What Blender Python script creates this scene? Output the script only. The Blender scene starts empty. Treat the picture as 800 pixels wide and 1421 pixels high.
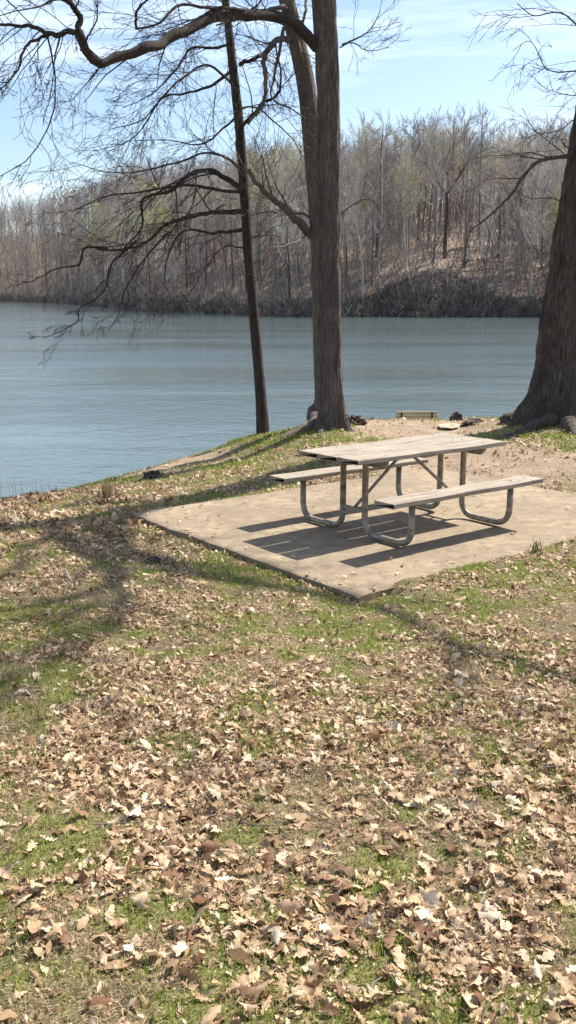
import bpy, math, random
import numpy as np
from mathutils import Vector, Matrix, Quaternion
R0 = random.Random(7)
sc = bpy.context.scene
COL = sc.collection

# ------------------------------------------------------------------ camera
F, CX, CY = 1245.0, 400.0, 710.5
PITCH = 0.2421
CAMZ = 2.2
WATER = -1.9
def ray(px, py):
    u = (px - CX) / F; v = (CY - py) / F
    return np.array([u, math.cos(PITCH) + v*math.sin(PITCH), -math.sin(PITCH) + v*math.cos(PITCH)])
def at(px, py, Y):
    d = ray(px, py); return np.array([0, 0, CAMZ]) + d*(Y/d[1])
def to_px(x, y, z):
    z = z - CAMZ
    d = y*math.cos(PITCH) - z*math.sin(PITCH); v = y*math.sin(PITCH) + z*math.cos(PITCH)
    return CX + F*x/d, CY - F*v/d
cam = bpy.data.cameras.new('camera'); co = bpy.data.objects.new('camera', cam); COL.objects.link(co)
cam.sensor_fit = 'VERTICAL'; cam.sensor_height = 24; cam.lens = 24*F/1421
cam.clip_start = 0.05; cam.clip_end = 6000
co.location = (0, 0, CAMZ); co.rotation_euler = (math.pi/2 - PITCH, 0, 0)
sc.camera = co

# ------------------------------------------------------------------ light
AZ, EL = math.radians(52.6), math.radians(49.4)
S = Vector((math.sin(AZ)*math.cos(EL), math.cos(AZ)*math.cos(EL), math.sin(EL)))
sl = bpy.data.lights.new('sun', 'SUN'); sl.energy = 5.0; sl.angle = math.radians(0.53); sl.color = (1, .945, .85)
so_ = bpy.data.objects.new('sun', sl); COL.objects.link(so_); so_.rotation_euler = S.to_track_quat('Z', 'Y').to_euler()
so_.location = (20, 20, 40)
w = bpy.data.worlds.new('World'); sc.world = w; w.use_nodes = True
nt = w.node_tree; nt.nodes.clear()
def N(nt, t, **k):
    n = nt.nodes.new(t)
    for a, b in k.items():
        if a.startswith('i_'): n.inputs[a[2:].replace('_', ' ')].default_value = b
        else: setattr(n, a, b)
    return n
sky = N(nt, 'ShaderNodeTexSky', sky_type='NISHITA', sun_disc=False, sun_elevation=EL, sun_rotation=AZ, altitude=100, air_density=1.0, dust_density=1.2, ozone_density=2.2)
tc = N(nt, 'ShaderNodeTexCoord'); mp = N(nt, 'ShaderNodeMapping'); mp.inputs['Scale'].default_value = (1.6, 1.6, 15)
mp.inputs['Rotation'].default_value = (0.03, 0.02, 0)
cn = N(nt, 'ShaderNodeTexNoise'); cn.inputs['Scale'].default_value = 1.7; cn.inputs['Detail'].default_value = 6; cn.inputs['Roughness'].default_value = .55
cr = N(nt, 'ShaderNodeValToRGB'); cr.color_ramp.elements[0].position = .46; cr.color_ramp.elements[0].color = (0, 0, 0, 1)
cr.color_ramp.elements[1].position = .72; cr.color_ramp.elements[1].color = (.62, .62, .62, 1)
mx = N(nt, 'ShaderNodeMix', data_type='RGBA'); mx.inputs[7].default_value = (8.6, 9.2, 9.8, 1)
bg = N(nt, 'ShaderNodeBackground'); bg.inputs['Strength'].default_value = 0.092
out = N(nt, 'ShaderNodeOutputWorld')
L = nt.links.new
L(tc.outputs['Generated'], mp.inputs[0]); L(mp.outputs[0], cn.inputs['Vector']); L(cn.outputs['Fac'], cr.inputs[0])
L(cr.outputs[0], mx.inputs[0]); L(sky.outputs[0], mx.inputs[6]); L(mx.outputs[2], bg.inputs[0]); L(bg.outputs[0], out.inputs[0])
sc.view_settings.view_transform = 'Standard'; sc.view_settings.look = 'None'; sc.view_settings.gamma = 1
sc.view_settings.exposure = 1.07
sc.cycles.max_bounces = 6; sc.cycles.diffuse_bounces = 3; sc.cycles.glossy_bounces = 3; sc.cycles.transmission_bounces = 3
sc.cycles.use_denoising = True
sc.cycles.sample_clamp_indirect = 8

# ------------------------------------------------------------------ noise
def _hash(i, j, s):
    n = (i.astype(np.int64)*374761393 + j.astype(np.int64)*668265263 + s*1442695041) & 0x7fffffff
    n = ((n ^ (n >> 13))*1274126177) & 0x7fffffff
    return ((n ^ (n >> 16)) & 0xffff)/65535.0
def vnoise(x, y, s=0):
    i = np.floor(x); j = np.floor(y); a = x-i; b = y-j
    a = a*a*(3-2*a); b = b*b*(3-2*b)
    return (_hash(i, j, s)*(1-a)+_hash(i+1, j, s)*a)*(1-b)+(_hash(i, j+1, s)*(1-a)+_hash(i+1, j+1, s)*a)*b
def fbm(x, y, f=1., o=4, s=0):
    x = np.asarray(x, float); y = np.asarray(y, float); r = 0; a = .5; t = 0
    for k in range(o):
        r = r + a*vnoise(x*f+13.7*k, y*f-7.1*k, s+k); t += a; a *= .5; f *= 2.03
    return r/t

# ------------------------------------------------------------------ mesh helpers
class MB:
    def __init__(s): s.v = []; s.f = []; s.n = 0; s.att = []
    def add(s, v, f, a=0.0):          # f: (n,4) or (n,3) int
        v = np.asarray(v, float); s.v.append(v); f = np.asarray(f, int)
        if len(f): s.f.append(f + s.n)
        s.n += len(v); s.att.append(np.full(len(v), a) if np.isscalar(a) else a)
    def tube(s, P, r, k=6, cap=False, a=0.0, rfun=None):
        P = np.asarray(P, float); n = len(P); r = np.broadcast_to(np.asarray(r, float), (n,))
        T = np.gradient(P, axis=0); T /= (np.linalg.norm(T, axis=1)[:, None]+1e-9)
        m = T.mean(0); ref = np.array([0, 0, 1.]) if abs(m[2]) < .8*np.linalg.norm(m)+1e-9 else np.array([0, 1., 0])
        if n > 3 and abs(np.abs(T@ref)).max() > .97: ref = np.array([.577, .577, -.577]) if ref[2] else np.array([.8, .6, 0])
        A = np.cross(T, ref); A /= (np.linalg.norm(A, axis=1)[:, None]+1e-9); B = np.cross(T, A)
        th = np.arange(k)*2*math.pi/k
        rr = r[:, None]*np.ones(k) if rfun is None else rfun(r, th, P)
        V = P[:, None, :] + rr[:, :, None]*(np.cos(th)[None, :, None]*A[:, None, :]+np.sin(th)[None, :, None]*B[:, None, :])
        V = V.reshape(-1, 3)
        i = np.arange(n-1)[:, None]*k; j = np.arange(k)[None, :]; j2 = (j+1) % k
        Fq = np.stack([i+j, i+j2, i+k+j2, i+k+j], -1).reshape(-1, 4)
        s.add(V, Fq, a)
        if cap:
            c0 = s.n-n*k
            for base, pt in ((c0, P[0]), (c0+(n-1)*k, P[-1])):
                s.v.append(pt[None]); s.att.append(np.array([a if np.isscalar(a) else 0.])); ci = s.n; s.n += 1
                s.f.append(np.array([[base+q, base+(q+1) % k, ci] for q in range(k)]))
    def box(s, c, d, M=None, ch=0.0, a=0.0):   # chamfered box, c centre, d full size
        d = np.array(d)/2.; bm = []
        if ch <= 0:
            V = np.array([[x, y, z] for x in (-1, 1) for y in (-1, 1) for z in (-1, 1)])*d
            Fq = [[0, 1, 3, 2], [4, 6, 7, 5], [0, 4, 5, 1], [2, 3, 7, 6], [0, 2, 6, 4], [1, 5, 7, 3]]
        else:
            V = []; idx = {}
            for sx in (-1, 1):
                for sy in (-1, 1):
                    for sz in (-1, 1):
                        sg = np.array([sx, sy, sz])
                        for ax in range(3):
                            q = sg*(d-ch); q[ax] = sg[ax]*d[ax]; idx[(sx, sy, sz, ax)] = len(V); V.append(q)
            Fq = []
            for ax in range(3):
                o = [q for q in range(3) if q != ax]
                for sa in (-1, 1):
                    ring = []
                    for p_, q_ in ((-1, -1), (1, -1), (1, 1), (-1, 1)):
                        t = [0]*3; t[ax] = sa; t[o[0]] = p_; t[o[1]] = q_; ring.append(idx[(t[0], t[1], t[2], ax)])
                    Fq.append(ring)
                for p_ in (-1, 1):
                    for q_ in (-1, 1):
                        def g(e, axis):
                            t = [0]*3; t[ax] = e; t[o[0]] = p_; t[o[1]] = q_; return idx[(t[0], t[1], t[2], axis)]
                        Fq.append([g(-1, o[0]), g(1, o[0]), g(1, o[1]), g(-1, o[1])])
            T3 = [[idx[(x, y, z, 0)], idx[(x, y, z, 1)], idx[(x, y, z, 2)]] for x in (-1, 1) for y in (-1, 1) for z in (-1, 1)]
            V = np.array(V)
        V = V + np.array(c)
        if M is not None: V = V@np.array(M.to_3x3()).T + np.array(M.translation)
        b0 = s.n; s.add(V, Fq, a)
        if ch > 0: s.f.append(np.array(T3)+b0)
    def build(s, name, mat, parent=None, smooth=True, attname=None, recalc=False):
        me = bpy.data.meshes.new(name)
        if s.v:
            V = np.concatenate(s.v); q = [f for f in s.f if f.shape[1] == 4]; t = [f for f in s.f if f.shape[1] == 3]
            q = np.concatenate(q) if q else np.zeros((0, 4), int); t = np.concatenate(t) if t else np.zeros((0, 3), int)
            me.vertices.add(len(V)); me.vertices.foreach_set('co', V.ravel())
            lv = np.concatenate([q.ravel(), t.ravel()]); me.loops.add(len(lv)); me.loops.foreach_set('vertex_index', lv.astype(np.int32))
            tot = np.concatenate([np.full(len(q), 4), np.full(len(t), 3)]); st = np.concatenate([[0], np.cumsum(tot)[:-1]])
            me.polygons.add(len(tot)); me.polygons.foreach_set('loop_start', st.astype(np.int32)); me.polygons.foreach_set('loop_total', tot.astype(np.int32))
            me.polygons.foreach_set('use_smooth', np.full(len(tot), smooth))
            if attname:
                at_ = me.attributes.new(attname, 'FLOAT', 'POINT'); at_.data.foreach_set('value', np.concatenate(s.att).astype(np.float32))
            me.update(calc_edges=True); me.validate()
            if recalc:
                import bmesh
                b = bmesh.new(); b.from_mesh(me); bmesh.ops.recalc_face_normals(b, faces=b.faces); b.to_mesh(me); b.free()
        me.materials.append(mat)
        o = bpy.data.objects.new(name, me); COL.objects.link(o)
        if parent is not None: o.parent = parent
        return o
def tag(o, label=None, cat=None, group=None, kind=None):
    if label: o['label'] = label
    if cat: o['category'] = cat
    if group: o['group'] = group
    if kind: o['kind'] = kind
    return o
def empty(name, loc=(0, 0, 0), rz=0.):
    o = bpy.data.objects.new(name, None); COL.objects.link(o); o.location = loc; o.rotation_euler = (0, 0, rz); o.empty_display_size = .2
    return o

# ------------------------------------------------------------------ materials
def mat(name):
    m = bpy.data.materials.new(name); m.use_nodes = True; t = m.node_tree; t.nodes.clear()
    o = N(t, 'ShaderNodeOutputMaterial'); b = N(t, 'ShaderNodeBsdfPrincipled'); t.links.new(b.outputs[0], o.inputs[0])
    b.inputs['Specular IOR Level'].default_value = .3
    return m, t, b, o
def ramp(t, src, stops, interp='LINEAR'):
    r = N(t, 'ShaderNodeValToRGB'); e = r.color_ramp.elements; r.color_ramp.interpolation = interp
    while len(e) < len(stops): e.new(.5)
    for k, (p, c) in enumerate(stops):
        e[k].position = p; e[k].color = (c, c, c, 1) if isinstance(c, (int, float)) else (*c, 1)
    t.links.new(src, r.inputs[0]); return r.outputs[0]
def noise(t, scale, detail=4, rough=.55, vec=None, dist=0, stretch=None, coord='Object'):
    n = N(t, 'ShaderNodeTexNoise'); n.inputs['Scale'].default_value = scale; n.inputs['Detail'].default_value = detail
    n.inputs['Roughness'].default_value = rough; n.inputs['Distortion'].default_value = dist
    if vec is None: vec = N(t, 'ShaderNodeTexCoord').outputs[coord]
    if stretch:
        m = N(t, 'ShaderNodeMapping'); m.inputs['Scale'].default_value = stretch; t.links.new(vec, m.inputs[0]); vec = m.outputs[0]
    t.links.new(vec, n.inputs['Vector']); return n.outputs['Fac']
def mix(t, fac, a, b, blend='MIX'):
    m = N(t, 'ShaderNodeMix', data_type='RGBA', blend_type=blend)
    for s, v in ((0, fac), (6, a), (7, b)):
        if hasattr(v, 'is_linked'): t.links.new(v, m.inputs[s])
        elif isinstance(v, (int, float)): m.inputs[s].default_value = v
        else: m.inputs[s].default_value = (*v, 1)
    return m.outputs[2]
def math_(t, op, a, b=0.):
    m = N(t, 'ShaderNodeMath', operation=op)
    for s, v in ((0, a), (1, b)):
        if hasattr(v, 'is_linked'): t.links.new(v, m.inputs[s])
        else: m.inputs[s].default_value = v
    return m.outputs[0]
def bump(t, b, h, strength=.5, dist=.02, prev=None):
    n = N(t, 'ShaderNodeBump'); n.inputs['Strength'].default_value = strength; n.inputs['Distance'].default_value = dist
    t.links.new(h, n.inputs['Height'])
    if prev is not None: t.links.new(prev, n.inputs['Normal'])
    t.links.new(n.outputs[0], b.inputs['Normal']); return n.outputs[0]

def bark(name, c0, c1, c2, scale=1., moss=False):
    m, t, b, o = mat(name)
    n1 = noise(t, 34*scale, 7, .7, stretch=(1, 1, .13), dist=.8); n2 = noise(t, 2.2, 4); n3 = noise(t, 60*scale, 3)
    c = ramp(t, n1, [(.3, c0), (.52, c1), (.72, c2)])
    c = mix(t, ramp(t, n2, [(.4, 0.), (.7, .55)]), c, c0)
    if moss: c = mix(t, ramp(t, noise(t, 5, 5), [(.6, 0.), (.68, .8)]), c, (.12, .14, .08))
    t.links.new(c, b.inputs['Base Color']); b.inputs['Roughness'].default_value = .92
    h = math_(t, 'ADD', n1, math_(t, 'MULTIPLY', n3, .25)); bump(t, b, h, 1., .05)
    return m
M_BARK = bark('furrowed_bark', (.035, .028, .025), (.15, .12, .105), (.30, .255, .225))
M_BARKP = bark('pale_bark', (.09, .075, .062), (.19, .16, .135), (.34, .30, .26))
M_BARKD = bark('dark_bark', (.028, .02, .018), (.07, .052, .045), (.13, .10, .085))
M_BARKO = bark('oak_bark', (.035, .027, .023), (.12, .095, .08), (.25, .205, .17), .8, moss=False)
def simple(name, c, c2=None, rough=.85, sc_=3., coord='Object'):
    m, t, b, o = mat(name)
    if c2 is None: b.inputs['Base Color'].default_value = (*c, 1)
    else: t.links.new(ramp(t, noise(t, sc_, 3, coord=coord), [(.3, c), (.7, c2)]), b.inputs['Base Color'])
    b.inputs['Roughness'].default_value = rough; return m
M_TWIG = simple('twig_bark', (.10, .075, .065), (.2, .16, .135))
def island(name, cols, rough=.8, transl=None, rand_obj=False):
    m, t, b, o = mat(name)
    g = N(t, 'ShaderNodeNewGeometry'); src = g.outputs['Random Per Island']
    c = ramp(t, src, cols, 'LINEAR')
    b.inputs['Roughness'].default_value = rough
    n = noise(t, 40, 3); c = mix(t, .35, c, mix(t, ramp(t, n, [(.3, (.35, .35, .35)), (.7, (1.0, 1.0, 1.0))]), (0, 0, 0), c, 'MULTIPLY'))
    c = ramp(t, src, cols); c = mix(t, ramp(t, n, [(.35, .45), (.65, 0.)]), c, (.10, .065, .04))
    t.links.new(c, b.inputs['Base Color'])
    if transl:
        tr = N(t, 'ShaderNodeBsdfTranslucent'); t.links.new(c, tr.inputs[0]); ms = N(t, 'ShaderNodeMixShader'); ms.inputs[0].default_value = transl
        t.links.new(b.outputs[0], ms.inputs[1]); t.links.new(tr.outputs[0], ms.inputs[2]); t.links.new(ms.outputs[0], o.inputs[0])
    return m
def island2(name, cols, rough=.8, transl=None):
    m, t, b, o = mat(name)
    g = N(t, 'ShaderNodeNewGeometry'); c = ramp(t, g.outputs['Random Per Island'], cols)
    b.inputs['Roughness'].default_value = rough; t.links.new(c, b.inputs['Base Color'])
    if transl:
        tr = N(t, 'ShaderNodeBsdfTranslucent'); t.links.new(c, tr.inputs[0]); ms = N(t, 'ShaderNodeMixShader'); ms.inputs[0].default_value = transl
        t.links.new(b.outputs[0], ms.inputs[1]); t.links.new(tr.outputs[0], ms.inputs[2]); t.links.new(ms.outputs[0], o.inputs[0])
    return m
M_LEAF = island('dry_leaf', [(0, (.10, .04, .022)), (.10, (.24, .12, .065)), (.26, (.42, .27, .15)), (.55, (.56, .39, .24)), (.85, (.70, .53, .355)), (1, (.84, .72, .54))], .65, .25)
M_GRASS = island2('green_grass', [(0, (.11, .17, .02)), (.5, (.20, .27, .035)), (.8, (.31, .35, .07)), (1, (.46, .43, .19))], .6, .35)
M_STRAW = island2('straw_grass', [(0, (.28, .20, .10)), (.5, (.48, .37, .21)), (1, (.62, .51, .33))], .8, .25)

# ------------------------------------------------------------------ slab frame
DEL = .0221; YAW = .663
def slabpt(x, y, z=0.):
    z = z - 2.013
    return np.array([x, y*math.cos(DEL)+z*math.sin(DEL), z*math.cos(DEL)-y*math.sin(DEL)+CAMZ])
def slabz(x, y): return CAMZ - 2.013 - y*math.tan(DEL)
S1 = np.array([.514, 6.185]); S2 = np.array([-1.628, 8.786])
UX = np.array([math.cos(YAW), math.sin(YAW)]); VX = np.array([-math.sin(YAW), math.cos(YAW)])
SL, SW = 4.45, 3.37
def slab_uv(x, y):
    dx = x-S1[0]; dy = y-S1[1]; return dx*UX[0]+dy*UX[1], dx*VX[0]+dy*VX[1]

# ------------------------------------------------------------------ near ground height
ctrl = []
def c3(x, y, z): ctrl.append((x, y, z))
def cp(px, py, Y): p = at(px, py, Y); ctrl.append(tuple(p)); return p
for x in (-6, 0, 7): c3(x, -6, .98+.03*x); c3(x, 0, .62+.02*x)
c3(0, 3, .36); c3(-3, 3, .30); c3(4, 3, .42); c3(-3.5, 6, .10); c3(3.8, 6.2, .17)
for u in (0, 1.5, 3, 4.45):
    x, y = S1+UX*u; c3(x, y, slabz(x, y)-.012)
    x, y = S1+UX*u+VX*SW; c3(x, y, slabz(x, y)-.03)
for v in (.8, 1.7, 2.6):
    x, y = S1+VX*v; c3(x, y, slabz(x, y)-.055-.01*v)
    x, y = S1+VX*v+UX*SL; c3(x, y, slabz(x, y)-.02)
cp(0, 740, 8.0); cp(60, 722, 9.0); cp(200, 697, 10.3)
crest = [(-120, 716, 11.), (0, 702, 11.2), (90, 686, 12.0), (190, 672, 13.), (235, 655, 14.), (265, 634, 15.2), (330, 612, 16.6), (365, 604, 16.5), (440, 590, 16.6), (500, 584, 17.2), (560, 586, 18.4), (640, 586, 18.4), (700, 583, 17.2), (765, 581, 15.6), (860, 578, 15.6)]
for c in crest:
    p = cp(*c)
    z1 = WATER-.5; dd = (p[2]-z1)/.33
    ctrl.append((p[0]*(1+dd/p[1]*.6)-.15*dd, p[1]+dd, z1))
cp(300, 640, 15.0); cp(350, 640, 13.8); cp(460, 591, 15.5); cp(440, 620, 13.4); cp(600, 625, 13.); cp(740, 620, 12.6); cp(520, 606, 15.2); cp(640, 600, 15.5)
c3(8, 11, .1); c3(9, 16, 0); c3(12, 8, .3); c3(-7, 10.5, -.5); c3(-8, 6, 0)
ctrl = np.array(ctrl)
def _phi(r2): return r2*np.log(r2+1e-9)*.5
_n = len(ctrl); _K = _phi(((ctrl[:, None, :2]-ctrl[None, :, :2])**2).sum(-1)) + np.eye(_n)*.15
_P = np.c_[np.ones(_n), ctrl[:, :2]]
_A = np.block([[_K, _P], [_P.T, np.zeros((3, 3))]]); _W = np.linalg.solve(_A, np.r_[ctrl[:, 2], 0, 0, 0])
def gz0(x, y):
    x = np.atleast_1d(np.asarray(x, float)); y = np.atleast_1d(np.asarray(y, float))
    xc = np.clip(x, -9, 12); yc = np.clip(y, -8, 24); out_ = np.zeros(x.shape)
    for s in range(0, x.size, 20000):
        a = xc.ravel()[s:s+20000]; b = yc.ravel()[s:s+20000]
        r2 = (a[:, None]-ctrl[None, :, 0])**2+(b[:, None]-ctrl[None, :, 1])**2
        out_.ravel()[s:s+20000] = _phi(r2)@_W[:_n]+_W[_n]+_W[_n+1]*a+_W[_n+2]*b
    out_ = np.where(y > 24, np.minimum(out_, WATER-.6), out_)
    return out_
LU = (.0, .0)
def gz(x, y):
    z = gz0(x, y); x = np.atleast_1d(x); y = np.atleast_1d(y)
    amp = np.clip((y-10)/5, .35, 1.)
    z = z + (fbm(x, y, 1.3, 4, 5)-.5)*.10*amp + (fbm(x, y, 6, 3, 9)-.5)*.035
    u, v = slab_uv(x, y)
    din = np.minimum(np.minimum(u, SL-u), np.minimum(v, SW-v))   # inside distance
    k = np.clip((din+.35)/.35, 0, 1)
    edge = slabz(x, y) - np.where(u < .35, .06, np.where(v > SW-.5, .03, -.004)) + (fbm(x, y, 4, 4, 2)-.5)*np.where(u < .35, .03, .06)
    z = z*(1-k) + np.where(din > .06, slabz(x, y)-.10, edge)*k
    return np.clip(z, -4, 3)

# ---- masks in world
def gpos(px, py):                                # where a pixel's ray meets the near ground
    d = ray(px, py); ts = np.linspace(1.2, 26, 500); P = np.array([0, 0, CAMZ])+d*ts[:, None]
    g = gz(P[:, 0], P[:, 1]); k = np.argmax(P[:, 2] < g)
    if not (P[:, 2] < g).any(): k = int(np.argmin(np.where(P[:, 1] < 19, P[:, 2]-g, 9)))
    return P[k][0], P[k][1], g[k]
gr_sp = [(x, y, s) for (x, y, s) in [(*gpos(330, 625)[:2], 1.6), (*gpos(430, 610)[:2], 1.5), (*gpos(480, 600)[:2], 1.1), (*gpos(770, 610)[:2], 1.3), (*gpos(720, 612)[:2], .8), (*gpos(560, 818)[:2], .55), (*gpos(660, 790)[:2], .5), (*gpos(330, 800)[:2], .45), (*gpos(280, 860)[:2], .3), (*gpos(100, 950)[:2], .35),
         (*gpos(30, 890)[:2], .35), (*gpos(330, 1390)[:2], .3), (*gpos(560, 1390)[:2], .25), (*gpos(700, 910)[:2], .3), (*gpos(40, 1200)[:2], .25), (*gpos(300, 1180)[:2], .15), (*gpos(500, 1240)[:2], .12), (*gpos(200, 1290)[:2], .16), (*gpos(50, 1330)[:2], .2), (*gpos(330, 1290)[:2], .1), (*gpos(560, 1020)[:2], .2), (*gpos(470, 880)[:2], .3), (*gpos(740, 1400)[:2], .15)]]
di_sp = [(*gpos(590, 600)[:2], 1.6), (*gpos(660, 640)[:2], 1.6), (*gpos(600, 630)[:2], 1.5), (*gpos(720, 650)[:2], .9), (*gpos(560, 590)[:2], 1.4), (*gpos(270, 635)[:2], .9), (*gpos(228, 650)[:2], .7), (*gpos(790, 640)[:2], .7), (*gpos(520, 592)[:2], .7)]
def spots(x, y, L_):
    r = np.zeros(np.shape(x))
    for a, b, s in L_: r = np.maximum(r, np.exp(-((x-a)**2+(y-b)**2)/(s*s)))
    return r
def m_grass(x, y):
    n = fbm(x, y, 1.1, 4, 31); n2 = fbm(x, y, 7, 3, 41)
    g = .22 + spots(x, y, gr_sp)*.55 + np.clip((n-.5)*1.5, -.35, .35) + (n2-.5)*2.4 + (fbm(x, y, 19, 2, 43)-.5)*.8
    return np.clip(g*(1-spots(x, y, di_sp)*1.1), 0, 1)
def m_dirt(x, y): return np.clip(spots(x, y, di_sp)*1.3+(fbm(x, y, 2, 4, 77)-.5)*.8*(spots(x, y, di_sp) > .05), 0, 1)

# ground: one sheet, fine where seen near, coarse to the sides and behind
def axis(lo, hi, step, far_lo, far_hi, g=1.25):
    a = list(np.arange(lo, hi+1e-6, step)); s = step; v = lo
    while v > far_lo: s *= g; v -= s; a.insert(0, v)
    s = step; v = hi
    while v < far_hi: s *= g; v += s; a.append(v)
    return np.array(a)
gx = axis(-7, 9, .065, -900, 900); gy = axis(.4, 22, .065, -900, 900)
GX, GY = np.meshgrid(gx, gy, indexing='ij'); X = GX.ravel(); Y = GY.ravel(); Z = gz(X, Y)
nx, ny = len(gx), len(gy)
i = np.arange(nx-1)[:, None]*ny; j = np.arange(ny-1)[None, :]
Fq = np.stack([i+j, i+ny+j, i+ny+j+1, i+j+1], -1).reshape(-1, 4)
mb = MB(); mb.add(np.c_[X, Y, Z], Fq, m_grass(X, Y))
m, t, b, o = mat('ground_soil')
ag = N(t, 'ShaderNodeAttribute', attribute_name='green'); ad = N(t, 'ShaderNodeAttribute', attribute_name='dirt')
n1 = noise(t, 3, 6, .6); n2 = noise(t, 26, 6, .7); n3 = noise(t, 90, 4, .7)
thatch = mix(t, ramp(t, n2, [(.32, 0.), (.68, 1.)]), (.085, .06, .032), (.40, .31, .175))
thatch = mix(t, ramp(t, n3, [(.4, .8), (.6, 0.)]), thatch, (.05, .037, .022))
green = mix(t, ramp(t, n3, [(.35, 0.), (.65, 1.)]), (.07, .08, .02), (.27, .26, .08))
c = mix(t, ramp(t, ag.outputs['Fac'], [(.2, 0.), (.8, .7)]), thatch, green)
dirt = mix(t, ramp(t, n1, [(.3, 0.), (.7, 1.)]), (.22, .155, .105), (.37, .27, .19))
dirt = mix(t, ramp(t, n3, [(.3, .5), (.55, 0.)]), dirt, (.2, .15, .1))
c = mix(t, ramp(t, ad.outputs['Fac'], [(.3, 0.), (.55, 1.)]), c, dirt)
t.links.new(c, b.inputs['Base Color']); b.inputs['Roughness'].default_value = .95
bump(t, b, math_(t, 'ADD', n2, math_(t, 'MULTIPLY', n3, .5)), .8, .03)
ground = mb.build('ground', m, attname='green'); tag(ground, kind='structure')
a_ = ground.data.attributes.new('dirt', 'FLOAT', 'POINT'); a_.data.foreach_set('value', m_dirt(X, Y).astype(np.float32))

# ------------------------------------------------------------------ water
m, t, b, o = mat('lake_water')
tcw = N(t, 'ShaderNodeTexCoord').outputs['Object']
wn1 = noise(t, 1.5, 4, .6, vec=tcw, stretch=(.85, 1.1, 1), dist=.6); wn2 = noise(t, 6.5, 3, .6, vec=tcw, stretch=(.6, 1.2, 1)); wn3 = noise(t, .10, 3, .5, vec=tcw, stretch=(.35, 1.2, 1))
gust = ramp(t, wn3, [(.36, .3), (.6, 1.)])
wn0 = noise(t, .42, 3, .6, vec=tcw, stretch=(1., 1.15, 1), dist=.8)
h = math_(t, 'MULTIPLY', math_(t, 'ADD', math_(t, 'ADD', wn1, math_(t, 'MULTIPLY', wn2, .5)), math_(t, 'MULTIPLY', wn0, 1.0)), gust)
b.inputs['Base Color'].default_value = (.09, .125, .13, 1); b.inputs['Roughness'].default_value = .06; b.inputs['IOR'].default_value = 1.333
b.inputs['Specular IOR Level'].default_value = .5
bump(t, b, h, 1., .055)
gxw = np.array([-1500., 1500.]); mb = MB(); mb.add([[-1500, -400, WATER], [1500, -400, WATER], [1500, 1500, WATER], [-1500, 1500, WATER]], [[0, 1, 2, 3]])
tag(mb.build('lake_water', m), kind='structure')

# ------------------------------------------------------------------ far shore and hills
sh_t = np.array([-1.2, -.6, -.32, -.24, -.2, -.16, -.04, 0, .32, .6, 1.2]); sh_d = np.array([330, 380, 365, 300, 232, 189, 160, 149, 146, 140, 120.])
def shoreD(t_): return np.interp(t_, sh_t, sh_d) + (fbm(np.asarray(t_)*30, np.zeros(np.shape(t_)), 1, 3, 3)-.5)*9
def fz(x, y):                                   # height above water of the far land
    y = np.maximum(y, 1); t_ = x/y; s = y-shoreD(t_); D = np.interp(t_, sh_t, sh_d)
    mound = np.exp(-((t_-.155)/.08)**2)
    hmax = np.interp(t_, [-.6, -.32, -.2, -.1, .05, .16, .32, .6], [30, 27, 23, 21, 22, 24, 26, 25])
    Ls = np.interp(t_, [-.3, -.15, .3], [110, 95, 80])
    z = 1.1*np.clip(s/2.5, -1.5, 1) + hmax*(1-np.exp(-np.clip(s, 0, None)/Ls*1.35)) + 7*np.clip((s-70)/90, 0, 1.4) + mound*2.9*np.clip(s/6, 0, 1)*np.exp(-np.clip(s-10, 0, None)/70)
    return WATER + z + (fbm(x, y, .12, 4, 8)-.5)*1.6*np.clip(s/8, 0, 1)
ts = np.linspace(-.75, .75, 420); ss = np.concatenate([np.linspace(-6, 14, 26), np.linspace(16, 120, 40), np.linspace(130, 420, 16)])
TT, SS = np.meshgrid(ts, ss, indexing='ij'); YY = shoreD(TT)+SS; XX = TT*YY; ZZ = fz(XX, YY)
nx, ny = TT.shape; i = np.arange(nx-1)[:, None]*ny; j = np.arange(ny-1)[None, :]
Fq = np.stack([i+j, i+ny+j, i+ny+j+1, i+j+1], -1).reshape(-1, 4)
m, t, b, o = mat('leaf_covered_hillside')
n1 = noise(t, .15, 6, .6); n2 = noise(t, 1.5, 5, .7)
c = mix(t, ramp(t, n1, [(.35, 0.), (.65, 1.)]), (.22, .16, .12), (.40, .30, .23)); c = mix(t, ramp(t, n2, [(.35, .7), (.6, 0.)]), c, (.09, .07, .055))
t.links.new(c, b.inputs['Base Color']); b.inputs['Roughness'].default_value = .95; bump(t, b, n2, 1, .5)
mb = MB(); mb.add(np.c_[XX.ravel(), YY.ravel(), ZZ.ravel()], Fq); tag(mb.build('hills', m), kind='structure')

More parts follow.
